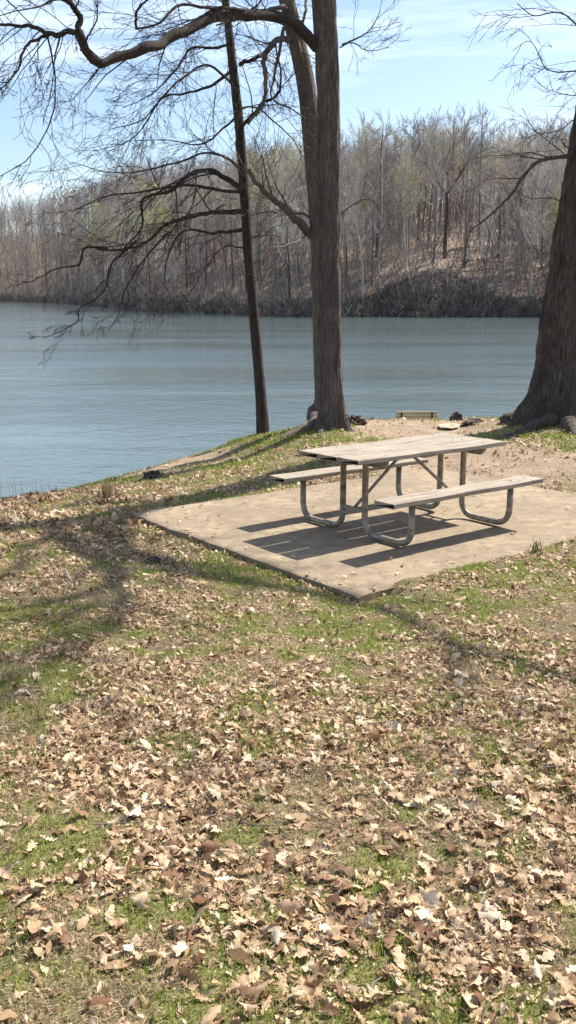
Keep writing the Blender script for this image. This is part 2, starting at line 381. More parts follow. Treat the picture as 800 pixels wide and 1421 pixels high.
# ------------------------------------------------------------------ branch growth
def unit(v): return v/(np.linalg.norm(v)+1e-9)
def perp(rg, d):
    a = np.array([rg.gauss(0, 1) for _ in range(3)]); a -= d*(a@d); return unit(a)
def grow(mb, rg, p, d, ln, r, lvl, maxl, up=.05, wob=.25, kids=5, spread=.8, ratio=.55, rmin=.004, start=.25, sidesf=None, bias=None, rratio=.5, depth=0, tips=None):
    n = max(3, int(5-lvl*.5)) if maxl > 2 else 4
    n = {0: 9, 1: 7, 2: 6}.get(lvl, 4)
    P = [np.array(p)]; d = unit(np.array(d, float)); ds = []
    for k in range(n):
        d = unit(d + perp(rg, d)*wob*rg.uniform(.4, 1.2) + np.array([0, 0, up]) + (0 if bias is None else bias))
        P.append(P[-1]+d*ln/n); ds.append(d)
    P = np.array(P); rad = np.linspace(r, max(r*.35, rmin*.7), n+1)
    mb.tube(P, rad, k=(3 if r < .02 else 4 if r < .05 else 7), a=float(lvl))
    if lvl >= maxl:
        if tips is not None: tips.append(P[-1]); tips.append(P[n//2])
        return
    for q in range(kids):
        f = start+(1-start)*(q+rg.uniform(.1, .9))/kids; k = min(int(f*n), n-1); pp = P[k]+(P[k+1]-P[k])*(f*n-k)
        ang = spread*rg.uniform(.6, 1.25); dd = unit(ds[k]*math.cos(ang)+perp(rg, ds[k])*math.sin(ang))
        l2 = ln*ratio*rg.uniform(.55, 1.25)*(1.15-.5*f)
        grow(mb, rg, pp, dd, l2, max(np.interp(f, [0, 1], [r, r*.35])*rratio*rg.uniform(.8, 1.1), rmin), lvl+1, maxl, up, wob, kids, spread, ratio, rmin, .15, None, bias, rratio, tips=tips)
def smooth_path(P, n=40):
    P = np.array(P, float); k = len(P); s = np.r_[0, np.cumsum(np.linalg.norm(np.diff(P, axis=0), axis=1))]; s /= s[-1]
    T = np.gradient(P, s, axis=0) if k > 2 else np.tile(P[1]-P[0], (2, 1)); u = np.linspace(0, 1, n); out_ = []
    for x in u:
        i_ = min(np.searchsorted(s, x, 'right')-1, k-2); h = s[i_+1]-s[i_]; a = (x-s[i_])/h
        out_.append((2*a**3-3*a**2+1)*P[i_]+(a**3-2*a**2+a)*h*T[i_]+(-2*a**3+3*a**2)*P[i_+1]+(a**3-a**2)*h*T[i_+1])
    return np.array(out_)
def limb(mb, rg, P, r0, r1, kids=12, klen=1.0, kmax=2, up=.0, wob=.3, bias=None, start=.15, spread=.9, kr=.45, kk=4, rmin=.004, jit=.02):
    P = [np.array(q, float) for q in P]
    for q in range(1, len(P)-1): P[q] = P[q] + np.array([rg.gauss(0, jit) for _ in range(3)])
    P = smooth_path(P, 40); n = len(P)
    rad = np.linspace(r0, r1, n)*(.82 if bias is not None and r0 < .08 else 1)
    W1 = np.array([[rg.gauss(0, 1) for _ in range(3)] for _ in range(n)]); W1 = (W1+np.roll(W1, 1, 0)*.8+np.roll(W1, -1, 0)*.8)/1.6
    en = np.minimum(1, np.minimum(np.arange(n), np.arange(n)[::-1])/4)[:, None]; P = P + W1*en*np.clip(rad*.28, .004, .016)[:, None]
    mb.tube(P, rad*np.array([1+rg.gauss(0, .07) for _ in range(n)]), k=9 if r0 > .04 else 5, a=0.)
    if bias is not None: kids = int(kids*1.35)
    for q in range(kids):
        f = start+(1-start)*(q+rg.random())/kids; k = min(int(f*(n-1)), n-2); d = unit(P[k+1]-P[k]); ang = spread*rg.uniform(.5, 1.2)
        dd = unit(d*math.cos(ang)+perp(rg, d)*math.sin(ang)); r = max(rad[k]*kr*rg.uniform(.6, 1.1), rmin*1.3)
        grow(mb, rg, P[k], dd, klen*1.35*rg.uniform(.5, 1.4), r, 1, 1+kmax, up, wob*.62, kk, .62, .6, rmin*.8, .15, bias=bias, rratio=.55)
    return P

# ------------------------------------------------------------------ distant woods
def far_proto(seed, H, kind):
    rg = random.Random(seed); tm = MB(); cm = MB(); tips = []
    lean = np.array([rg.uniform(-.05, .05), rg.uniform(-.05, .05), 1.]); n = 14
    P = [np.zeros(3)-np.array([0, 0, .5])]; d = unit(lean)
    for k in range(n): d = unit(d+np.array([rg.gauss(0, .035), rg.gauss(0, .035), .03])); P.append(P[-1]+d*(H*.92+.5)/n)
    P = np.array(P); r0 = H*.0125*rg.uniform(.8, 1.25); rad = np.interp(np.linspace(0, 1, n+1), [0, .05, .5, 1], [r0*1.35, r0, r0*.62, r0*.10]); tm.tube(P, rad, 7)
    nb = {'tall': 20, 'wide': 22, 'slim': 14}[kind]; st = {'tall': .42, 'wide': .3, 'slim': .3}[kind]
    for q in range(nb):
        f = st+(.97-st)*(q+rg.random())/nb; k = min(int(f*n), n-1); az = q*2.4+rg.uniform(-.5, .5)
        rise = {'tall': .95, 'wide': .65, 'slim': 1.1}[kind]+.8*max(0, f-.6); dd = unit(np.array([math.cos(az), math.sin(az), rise*rg.uniform(.7, 1.3)]))
        ln = H*{'tall': .27, 'wide': .36, 'slim': .15}[kind]*(1.25-.85*f)*rg.uniform(.7, 1.2)
        grow(cm, rg, P[k], dd, ln, rad[k]*.5, 1, 3, .09, .22, 6, .62, .55, .022, .2, rratio=.5, tips=tips)
    return tm, cm, tips
def greyvar(name, a, b_, cc):
    m, t, b, o = mat(name); oi = N(t, 'ShaderNodeObjectInfo'); c = ramp(t, oi.outputs['Random'], [(0, a), (.5, b_), (1, cc)])
    t.links.new(c, b.inputs['Base Color']); b.inputs['Roughness'].default_value = .9; return m
M_FT = greyvar('distant_trunk_bark', (.07, .06, .053), (.25, .22, .195), (.52, .48, .43))
M_FC = greyvar('distant_twig_bark', (.20, .17, .15), (.38, .33, .295), (.54, .49, .44))
M_BUD = island2('spring_buds', [(0, (.32, .33, .13)), (1, (.50, .48, .24))], .8, .3)
M_BUDR = island2('reddish_buds', [(0, (.27, .14, .11)), (1, (.40, .25, .19))], .8, .3)
rgf = random.Random(99)
kinds = [('tall', 25), ('tall', 23), ('tall', 26), ('wide', 24), ('wide', 22), ('slim', 19), ('slim', 16), ('wide', 25), ('tall', 21)]
protos = []
def buds(tips, rg, size=.14, per=3, spread=.5):
    mb = MB(); T = np.array(tips); n = len(T)*per; C = np.repeat(T, per, 0)+np.array([[rg.gauss(0, spread) for _ in range(3)] for _ in range(n)])
    A = np.array([[rg.gauss(0, size) for _ in range(3)] for _ in range(n)]); B = np.array([[rg.gauss(0, size) for _ in range(3)] for _ in range(n)])
    V = np.stack([C, C+A, C+B], 1).reshape(-1, 3); mb.add(V, np.arange(len(V)).reshape(-1, 3)); return mb
for s, (kd, H) in enumerate(kinds):
    tm, cm, tips = far_proto(100+s, H, kd)
    a = tm.build('trunk', M_FT); c_ = cm.build('crown', M_FC, smooth=False)
    bd = None
    if s in (3, 8): bd = buds(tips, random.Random(s), .12, 3).build('buds', M_BUD, smooth=False)
    if s in (6,): bd = buds(tips, random.Random(s), .10, 1).build('buds', M_BUDR, smooth=False)
    protos.append((a.data, c_.data, bd.data if bd else None, H, (tm, cm)))
    for o_ in (a, c_, bd):
        if o_: bpy.data.objects.remove(o_)
# positions
cand = []
rp = random.Random(5); tries = 0
cell = {}
while tries < 40000:
    tries += 1
    t_ = rp.uniform(-.42, .40); s_ = (rp.random()**1.2)*190+2.5
    y_ = float(shoreD(np.array(t_)))+s_; x_ = t_*y_
    if rp.random() > (y_/380.): continue
    sp = 4.2 if s_ < 30 else 5.0
    if t_ < -.2: sp *= 1.15
    key = (int(x_//6), int(y_//6)); ok = True
    for dx in (-1, 0, 1):
        for dy in (-1, 0, 1):
            for (a, b_) in cell.get((key[0]+dx, key[1]+dy), ()):
                if (a-x_)**2+(b_-y_)**2 < sp*sp: ok = False
    m_ = math.exp(-((t_-.155)/.05)**2)
    if m_ > .35 and s_ < 11: ok = False
    if ok: cell.setdefault(key, []).append((x_, y_)); cand.append((x_, y_, t_, s_))
# the one tall forked oak that stands out on the mound
hero = (.168*165, 165., .168, 19.)
cand = [c_ for c_ in cand if (c_[0]-hero[0])**2+(c_[1]-hero[1])**2 > 36]
inview = [c_ for c_ in cand if -.335 < c_[2] < .335]; inview.sort(key=lambda c_: c_[1])
near = inview[:285]; rest = inview[285:]+[c_ for c_ in cand if not -.335 < c_[2] < .335]
print('forest', len(near), len(rest))
rl = random.Random(3)
for (x_, y_, t_, s_) in near:
    k = rl.choices(range(9), [3, 3, 3, 2, 3, 2.5, 1.2, 2, 1.3])[0]; tr, cr_, bd, H, _ = protos[k]
    e = empty('bare_tree', (x_, y_, float(fz(np.array(x_), np.array(y_)))), rl.uniform(0, 6.28)); s = rl.uniform(.62, 1.0)*(1.0 if s_ > 10 else .85)
    e.scale = (s, s, s*rl.uniform(.95, 1.08))
    if t_ < -.17: lab = 'bare tree in the woods on the far left shore of the lake'; g_ = 'bare trees on the far left shore'
    elif .06 < t_ < .28: lab = 'bare tree on the hill above the dark brushy bank across the lake'; g_ = 'bare trees above the brushy bank'
    elif t_ >= .28: lab = 'bare tree across the lake at the right end of the far shore'; g_ = 'bare trees at the right end of the far shore'
    else: lab = 'bare tree in the woods across the lake behind the near trunks'; g_ = 'bare trees across the middle of the lake'
    if k in (3, 8): lab = lab.replace('bare tree', 'pale green budding tree'); g_ = g_.replace('bare', 'budding')
    if k == 6: lab = lab.replace('bare tree', 'small reddish budding tree'); g_ = g_.replace('bare', 'small reddish')
    tag(e, lab, 'tree', g_)
    for nm, me in (('trunk', tr), ('crown', cr_), ('buds', bd)):
        if me is None: continue
        c_ = bpy.data.objects.new(nm, me); COL.objects.link(c_); c_.parent = e
# hero tree: forks low into two ascending stems
rg = random.Random(12); tm = MB(); cm = MB(); r_ = .34
P = smooth_path([(0, 0, -.5), (0, 0, 5), (.1, 0, 11), (-.2, 0, 13)], 14); tm.tube(P, np.linspace(.46, .34, 14), 9)
for q in ([(-.2, 0, 12.6), (-1.8, .3, 15), (-3.9, .2, 18.5), (-4.8, 0, 21)], [(-.1, 0, 12.6), (1.6, 0, 15), (3.2, -.2, 18), (5, 0, 21.5)], [(-.1, 0, 12), (.3, 1, 15), (-.3, 1.2, 19), (.4, 1, 22)]):
    limb(cm, rg, q, .26, .05, 11, 2.6, 2, .08, .2, None, .15, .7, .4, 5, .022)
e = empty('forked_tree', (hero[0], hero[1], float(fz(np.array(hero[0]), np.array(hero[1]))))); e.scale = (.85, .85, .85); tag(e, 'tall dark bare tree forking into a wide V on the hill above the brushy bank', 'tree')
tm.build('trunk', simple('dark_far_bark', (.06, .05, .043))).parent = e; cm.build('crown', simple('dark_far_twig', (.115, .093, .08))).parent = e
# the rest of the woods: one mass
wm = MB()
lows = []
for s in range(5):
    rg = random.Random(200+s); mb = MB(); H = 24; mb.tube([(0, 0, -.5), (rg.uniform(-.3, .3), 0, 12), (rg.uniform(-.6, .6), 0, 22)], [.26, .17, .04], 4)
    for q in range(14):
        f = .4+.55*q/14; az = q*2.4
        grow(mb, rg, (0, 0, H*f), unit(np.array([math.cos(az), math.sin(az), 1.1])), H*.3*(1.3-.8*f), .06, 1, 2, .09, .25, 7, .7, .6, .03, .15)
    V = np.concatenate(mb.v); Fs = [np.concatenate([f for f in mb.f if f.shape[1] == 4])]; lows.append((V, Fs[0]))
for (x_, y_, t_, s_) in rest:
    V, Fs = lows[rl.randrange(5)]; a = rl.uniform(0, 6.28); s = rl.uniform(.62, .95); ca, sa = math.cos(a)*s, math.sin(a)*s
    z_ = float(fz(np.array(x_), np.array(y_))); wm.add(np.c_[V[:, 0]*ca-V[:, 1]*sa+x_, V[:, 0]*sa+V[:, 1]*ca+y_, V[:, 2]*s+z_], Fs)
wo = wm.build('distant_woods', M_FC, smooth=False); tag(wo, 'grey mass of bare trees further back on the hills', 'woods', kind='stuff')
# undergrowth and brush
def sticks(name, n, tr_, sr, hh, rad, material, label, dens=None, flat=False, seed=1):
    rg = np.random.default_rng(seed); t_ = rg.uniform(tr_[0], tr_[1], n); s_ = sr[0]+(sr[1]-sr[0])*rg.random(n)**1.5
    if dens is not None: k = rg.random(n) < dens(t_, s_); t_, s_ = t_[k], s_[k]; n = len(t_)
    y_ = shoreD(t_)+s_; x_ = t_*y_; z_ = fz(x_, y_); h = rg.uniform(hh[0], hh[1], n)*(np.interp(y_, [150, 350], [1, 1.5]))
    az = rg.uniform(0, 6.28, n); ti = rg.uniform(.1, .9 if not flat else 1.6, n)
    P0 = np.c_[x_, y_, z_-.1]; d = np.c_[np.cos(az)*np.sin(ti), np.sin(az)*np.sin(ti), np.cos(ti)+.05]
    P1 = P0+d*h[:, None]*.55; d2 = d+rg.normal(0, .4, (n, 3)); P2 = P1+d2*h[:, None]*.45
    V = []; w_ = rad*rg.uniform(.6, 1.4, n)
    A = rg.normal(0, 1, (n, 3)); A -= d*(A*d).sum(1)[:, None]; A /= np.linalg.norm(A, axis=1)[:, None]; B = np.cross(d, A)
    for P_, f in ((P0, 1), (P1, .7), (P2, .25)):
        for th in (0, 2.09, 4.19): V.append(P_+(A*math.cos(th)+B*math.sin(th))*(w_*f)[:, None])
    V = np.stack(V, 1).reshape(-1, 3); base = np.arange(n)[:, None, None]*9
    fq = np.array([[r*3+q, r*3+(q+1) % 3, r*3+3+(q+1) % 3, r*3+3+q] for r in range(2) for q in range(3)])[None]
    mb = MB(); mb.add(V, (base+fq).reshape(-1, 4)); o_ = mb.build(name, material, smooth=False); tag(o_, label, 'brush', kind='stuff'); return o_
M_BRUSH = island2('brush_sticks', [(0, (.05, .043, .038)), (.6, (.13, .11, .095)), (.85, (.22, .19, .165)), (1, (.5, .46, .4))])
M_UNDER = island2('understory_sticks', [(0, (.15, .115, .10)), (.5, (.31, .25, .22)), (1, (.50, .44, .39))])
M_SAP = island2('sapling_stems', [(0, (.12, .10, .09)), (.5, (.2, .17, .15)), (1, (.34, .31, .28))])
sticks('undergrowth', 17000, (-.4, .4), (1, 60), (.6, 2.4), .026, M_UNDER, 'tan and pinkish undergrowth along the far shore', seed=2, dens=lambda t_, s_: 1-.6*np.exp(-((t_-.155)/.08)**2)*(s_ < 40))
sticks('saplings', 7000, (-.4, .4), (2, 210), (4, 11), .05, M_SAP, 'thin grey saplings crowding the woods across the lake', seed=4).data
sticks('brush', 12000, (.0, .33), (-.5, 9), (.4, 1.3), .05, M_BRUSH, 'dark tangled brush on the steep bank across the lake', dens=lambda t_, s_: np.exp(-((t_-.155)/.10)**2)*1.3*(s_ < 7.5*np.exp(-((t_-.155)/.085)**2)), flat=True, seed=3)
sticks('shore_brush', 9000, (-.4, .4), (-1, 3.5), (.6, 2.2), .05, M_BRUSH, 'low dark brush overhanging the far waterline', flat=True, seed=6)

# ------------------------------------------------------------------ near trees
def trunk_mesh(mb, P, rad, k=40, lobes=5, flare=.0, seed=0, furrow=.035, zb=0., extra=None, fh=.9):
    rgn = np.random.default_rng(seed); ph = rgn.uniform(0, 6.28, 6)
    P = np.array(P); s = np.r_[0, np.cumsum(np.linalg.norm(np.diff(P, axis=0), axis=1))]
    def rf(r, th, Pp):
        rr = r[:, None]*np.ones(len(th))[None]
        ba = np.exp(-np.clip(s, 0, None)/fh*1.0)[:, None]
        lob = 1+flare*ba*(.55+.45*np.cos(lobes*th+ph[0])[None]+.35*np.cos((lobes-2)*th+ph[1])[None])
        if extra is not None: lob = lob+extra(th, s)
        f = np.abs(fbm(np.tile(th[None]*k/18, (len(s), 1)), np.tile(s[:, None]*1.3, (1, len(th))), 1.6, 3, seed+3)-.5)*2
        return rr*lob*(1+furrow*(f-.4)*2)
    mb.tube(P, rad, k, rfun=rf)
def pxpath(L_): return [at(a, b_, y) for a, b_, y in L_]
def arr(L_): return np.array([[a, b_, y] for a, b_, y in L_], float)

def make_tree(name, label, tpx, radpx, barkm, flare, seed, limbs, top=None, k=40, lobes=5, group=None, extra=None, fh=.9, furrow=.04, crownm=None):
    P = pxpath(tpx); P[0][2] -= .12; Yb = tpx[0][2]; rad = [r*Yb/F for r in radpx]
    if top is not None:
        for (q, r) in top: P.append(np.array(q)); rad.append(r)
    sP = np.array(P); s = np.r_[0, np.cumsum(np.linalg.norm(np.diff(sP, axis=0), axis=1))]; s /= s[-1]
    n = 300; Q = smooth_path(P, n); u = np.linspace(0, 1, n); rr = np.interp(u, s, rad)
    base = np.array(P[0]); base[2] += .12; e = empty(name, tuple(base)); tag(e, label, 'tree', group)
    tm = MB(); trunk_mesh(tm, Q-base, rr, k, lobes, flare, seed, furrow, extra=extra, fh=fh); tm.build('trunk', barkm, e)
    bm_ = MB(); rg = random.Random(seed)
    def spawn(L_, r0, r1, **kw): return limb(bm_, rg, [np.array(q)-base for q in L_], r0, r1, **kw)
    def cut(z):   # point on the trunk axis at height z
        k_ = int(np.argmin(abs(Q[:, 2]-z))); return Q[k_].copy(), rr[k_]
    limbs(spawn, cut, rg, bm_, base)
    bm_.build('crown', crownm or barkm, e)
    return e
def crown_auto(spawn, cut, rg, zs, ln, az0=0, up=.35, klen=1.8, kk=4, kids=9, rmin=.006, droop=.0, rs=.5, kmax=2):
    for q, z in enumerate(zs):
        c, r = cut(z); az = az0+q*2.39996; l = ln*rg.uniform(.75, 1.2); d = np.array([math.cos(az), math.sin(az), up*rg.uniform(.5, 1.3)])
        pts = [c]; 
        for f in (.33, .66, 1.): pts.append(c+d*l*f+np.array([rg.gauss(0, .25), rg.gauss(0, .25), rg.gauss(0, .2)+l*.12*f*f-droop*f*f])*min(1, l/3))
        spawn(pts, r*rs, .018, kids=kids, klen=klen*l/4, kmax=kmax, up=.04, kk=kk, rmin=rmin)

W_ = dict(wob=.32, spread=.85)
# thin dark tree with its drooping skeleton of branches
def limbs_thin(sp, cut, rg, bm_, base):
    DR = np.array([-.05, 0, -.05])
    def px(L_): return pxpath(L_)
    K = dict(kmax=3, kk=3, rmin=.0035, bias=np.array([-.03, 0, -.035]), kr=.5, jit=.08)
    sp(px([(336, 262, 16.5), (300, 244, 16.2), (270, 242, 16), (232, 256, 15.7), (205, 282, 15.4), (186, 310, 15.2), (168, 350, 15)]), .06, .012, kids=11, klen=.9, **K)
    sp(px([(336, 266, 16.5), (300, 262, 16.6), (255, 263, 16.8), (200, 268, 16.9), (150, 282, 17), (100, 294, 17)]), .042, .008, kids=10, klen=.7, **K)
    sp(px([(338, 293, 16.5), (300, 296, 16.2), (262, 304, 15.8), (235, 322, 15.5), (190, 334, 15.2), (150, 344, 15), (135, 346, 14.9)]), .055, .016, kids=9, klen=.85, **K)
    sp(px([(150, 344, 15), (118, 345, 14.9), (112, 362, 14.8), (80, 375, 14.7), (50, 390, 14.6), (18, 397, 14.5)]), .022, .006, kids=5, klen=.45, kmax=1, kk=3, rmin=.0035)
    sp(px([(190, 334, 15.2), (165, 370, 15), (140, 400, 14.8), (118, 425, 14.7), (100, 445, 14.6), (60, 470, 14.5)]), .026, .006, kids=9, klen=.32, **K)
    sp(px([(235, 322, 15.5), (205, 360, 15.2), (180, 405, 15), (165, 440, 14.9), (150, 460, 14.8)]), .024, .006, kids=8, klen=.3, **K)
    sp(px([(340, 318, 16.5), (300, 318, 16.8), (255, 322, 17), (235, 350, 17.2), (228, 400, 17.3)]), .045, .008, kids=8, klen=.7, **K)
    sp(px([(334, 235, 16.5), (310, 215, 16.2), (285, 208, 16), (262, 210, 15.8), (230, 228, 15.6), (160, 240, 15.4), (100, 225, 15.2)]), .03, .006, kids=10, klen=.6, **K)
    sp(px([(320, 62, 16.5), (290, 50, 16.2), (262, 62, 16), (240, 90, 15.8), (210, 130, 15.6), (170, 150, 15.4)]), .032, .007, kids=11, klen=.75, **K)
    sp(px([(324, 96, 16.5), (300, 112, 16.8), (262, 122, 17), (230, 128, 17.1), (200, 160, 17.2), (150, 180, 17.2)]), .036, .007, kids=11, klen=.8, **K)
    sp(px([(326, 120, 16.5), (290, 85, 16), (255, 105, 15.6), (215, 135, 15.3), (170, 185, 15), (130, 210, 14.8)]), .03, .006, kids=12, klen=.8, **K)
    sp(px([(330, 160, 16.5), (300, 180, 16.3), (270, 200, 16), (240, 190, 15.8), (190, 195, 15.6)]), .025, .006, kids=8, klen=.6, **K)
    sp(px([(337, 175, 16.5), (352, 160, 16.2), (370, 140, 16), (384, 115, 15.8), (383, 60, 15.6)]), .04, .015, kids=7, klen=.6, **K)
    sp(px([(332, 90, 16.5), (350, 82, 16.6), (372, 68, 16.8), (390, 50, 16.9)]), .045, .02, kids=5, klen=.6, **K)
    sp(px([(335, 150, 16.5), (360, 148, 16.2), (385, 168, 16), (400, 200, 15.9), (420, 230, 15.8)]), .022, .006, kids=8, klen=.5, **K)
    sp(px([(318, 20, 16.5), (300, 0, 16.3), (280, -30, 16)]), .03, .012, kids=8, klen=.9, **K)
    sp(px([(318, 25, 16.5), (345, 5, 16.6), (370, -30, 16.8)]), .03, .012, kids=8, klen=.9, **K)
    sp(px([(342, 345, 16.5), (310, 350, 16.3), (280, 372, 16.2), (262, 410, 16.1)]), .02, .005, kids=6, klen=.45, **K)
    sp(px([(346, 330, 16.5), (365, 325, 16.4), (382, 340, 16.3), (390, 330, 16.2)]), .016, .005, kids=4, klen=.4, **K)
    sp(px([(350, 400, 16.5), (362, 390, 16.3), (376, 395, 16.2)]), .010, .004, kids=3, klen=.25, **K)
    crown_auto(sp, cut, rg, [8.2, 8.9, 9.5, 10.1, 10.6], 1.8, 1, .7, 1.6, 3, 6, .005, rs=.6)
make_tree('thin_tree', 'thin dark bare tree at the water edge with drooping twiggy branches on its left', [(366, 606, 16.5), (363, 560, 16.5), (359, 510, 16.5), (352, 430, 16.5), (345, 350, 16.5), (339, 260, 16.5), (331, 160, 16.5), (322, 80, 16.5), (313, 0, 16.5)],
          [9, 8, 7.2, 6.7, 6.6, 6.5, 6.2, 5.5, 4.8], M_BARKD, .5, 11, limbs_thin, top=[((-1.3, 16.5, 9), .05), ((-1.5, 16.5, 11), .02)], k=22, lobes=4, fh=.25)
# tall straight trunk with the long limb that arches left
def limbs_big(sp, cut, rg, bm_, base):
    K = dict(kmax=3, kk=3, rmin=.004, kr=.4, jit=.015)
    mainP = [(440, 66, 15.5), (425, 48, 15.3), (400, 28, 15), (360, 20, 14.6), (320, 22, 14.2), (280, 34, 13.8), (240, 52, 13.4), (200, 70, 13), (165, 80, 12.8), (135, 85, 12.6), (120, 76, 12.5), (113, 60, 12.4), (109, 44, 12.4)]
    sp(pxpath(mainP), .09, .06, kids=7, klen=.7, bias=np.array([0, 0, -.06]), **{**K, 'kr': .22})
    sp(pxpath([(109, 44, 12.4), (90, 45, 12.3), (70, 47, 12.2), (45, 38, 12), (0, 34, 11.8)]), .045, .02, kids=8, klen=.8, bias=np.array([-.02, 0, -.04]), **K)
    sp(pxpath([(109, 44, 12.4), (110, 22, 12.4), (100, 4, 12.3), (85, -5, 12.2), (60, -20, 12)]), .045, .02, kids=8, klen=.8, **K)
    sp(pxpath([(70, 47, 12.2), (40, 60, 12.1), (25, 95, 12), (0, 125, 11.9)]), .022, .008, kids=5, klen=.5, **K)
    sp(pxpath([(66, 50, 12.2), (72, 90, 12.1), (75, 140, 12), (62, 190, 12), (35, 225, 11.9), (0, 245, 11.8)]), .012, .005, kids=9, klen=.4, **{**K, 'kmax': 2})
    sp(pxpath([(112, 70, 12.4), (125, 50, 12.3), (135, 20, 12.2), (130, -10, 12.1)]), .014, .007, kids=4, klen=.4, **K)
    sp(pxpath([(190, 40, 13.2), (188, 20, 13.1), (205, 2, 13), (215, -10, 13)]), .02, .012, kids=4, klen=.4, **K)
    sp(pxpath([(350, 20, 14.5), (330, 12, 14.2), (290, 10, 13.8), (250, 12, 13.5), (215, 30, 13.2), (188, 40, 13.1)]), .028, .015, kids=8, klen=.7, **K)
    sp(pxpath([(475, 62, 15.5), (500, 52, 15.6), (520, 35, 15.8), (528, 15, 15.9)]), .016, .006, kids=6, klen=.5, up=.06, **{**K, 'kmax': 2})
    sp(pxpath([(472, 66, 15.5), (490, 60, 15.3), (508, 68, 15.2), (540, 66, 15)]), .012, .004, kids=5, klen=.4, **{**K, 'kmax': 2})
    crown_auto(sp, cut, rg, [8.2, 9, 9.8, 10.6, 11.5, 12.4, 13.2, 14, 14.8, 15.5], 4.2, 2., .55, 2.4, 4, 8, .006)
make_tree('straight_tree', 'tall straight furrowed tree trunk behind the picnic table, with a long limb arching left', [(460, 590, 15.5), (460, 560, 15.5), (459, 510, 15.5), (458, 400, 15.5), (457, 250, 15.5), (455, 100, 15.5), (450, 0, 15.5)],
          [19, 16.5, 15, 14.6, 14.6, 14.8, 15], M_BARK, .62, 21, limbs_big, top=[((.55, 15.4, 11), .15), ((.9, 15.2, 14.5), .08), ((1., 15.2, 17), .02)], k=110, lobes=5, fh=.32, furrow=.085, crownm=M_BARKD)  # crown takes the darker bark: the limbs' backlit shade is put into the colour
def limbs_back(sp, cut, rg, bm_, base):
    K = dict(kmax=3, kk=3, rmin=.004, kr=.45, jit=.07)
    sp(pxpath([(446, 330, 16.5), (425, 315, 16.3), (400, 300, 16), (375, 278, 15.8), (352, 255, 15.7), (345, 235, 15.6)]), .085, .03, kids=9, klen=.8, **K)
    sp(pxpath([(446, 333, 16.5), (430, 300, 16.2), (400, 303, 16), (370, 296, 15.8), (345, 300, 15.7)]), .03, .01, kids=5, klen=.6, **K)
    sp(pxpath([(412, 60, 16.4), (390, 55, 16.2), (370, 75, 16), (375, 110, 15.9), (368, 140, 15.8), (345, 172, 15.7)]), .055, .02, kids=8, klen=.7, **K)
    sp(pxpath([(405, 35, 16.4), (390, 40, 16.2), (385, 70, 16.1), (385, 110, 16), (380, 128, 16), (400, 145, 16), (425, 165, 16)]), .035, .01, kids=7, klen=.6, **K)
    sp(pxpath([(398, 10, 16.4), (380, 15, 16.2), (350, 30, 16), (300, 35, 15.8)]), .045, .012, kids=7, klen=.8, **K)
    sp(pxpath([(452, 330, 16.5), (480, 290, 16.4), (510, 285, 16.4), (530, 300, 16.4)]), .02, .006, kids=7, klen=.5, **K)
    sp(pxpath([(425, 0, 16.3), (424, 20, 16.2), (412, 45, 16.2), (418, 75, 16.1)]), .025, .02, kids=4, klen=.4, **K)
    crown_auto(sp, cut, rg, [8.2, 9, 9.8, 10.6, 11.5, 12.5, 13.3], 3.6, .4, .55, 2.2, 4, 8, .006)
make_tree('leaning_tree', 'paler tree trunk leaning left close behind the tall straight trunk', [(456, 584, 16.2), (453, 560, 16.3), (449, 510, 16.4), (446, 400, 16.4), (442, 300, 16.4), (434, 200, 16.4), (424, 110, 16.4), (408, 40, 16.4), (392, -25, 16.4)],
          [16, 14, 13, 12.5, 12.5, 12.5, 12, 11, 9.5], M_BARKP, .5, 31, limbs_back, top=[((-.6, 16.6, 11), .08), ((-.9, 16.6, 14), .02)], k=80, lobes=3, fh=.35, furrow=.06)
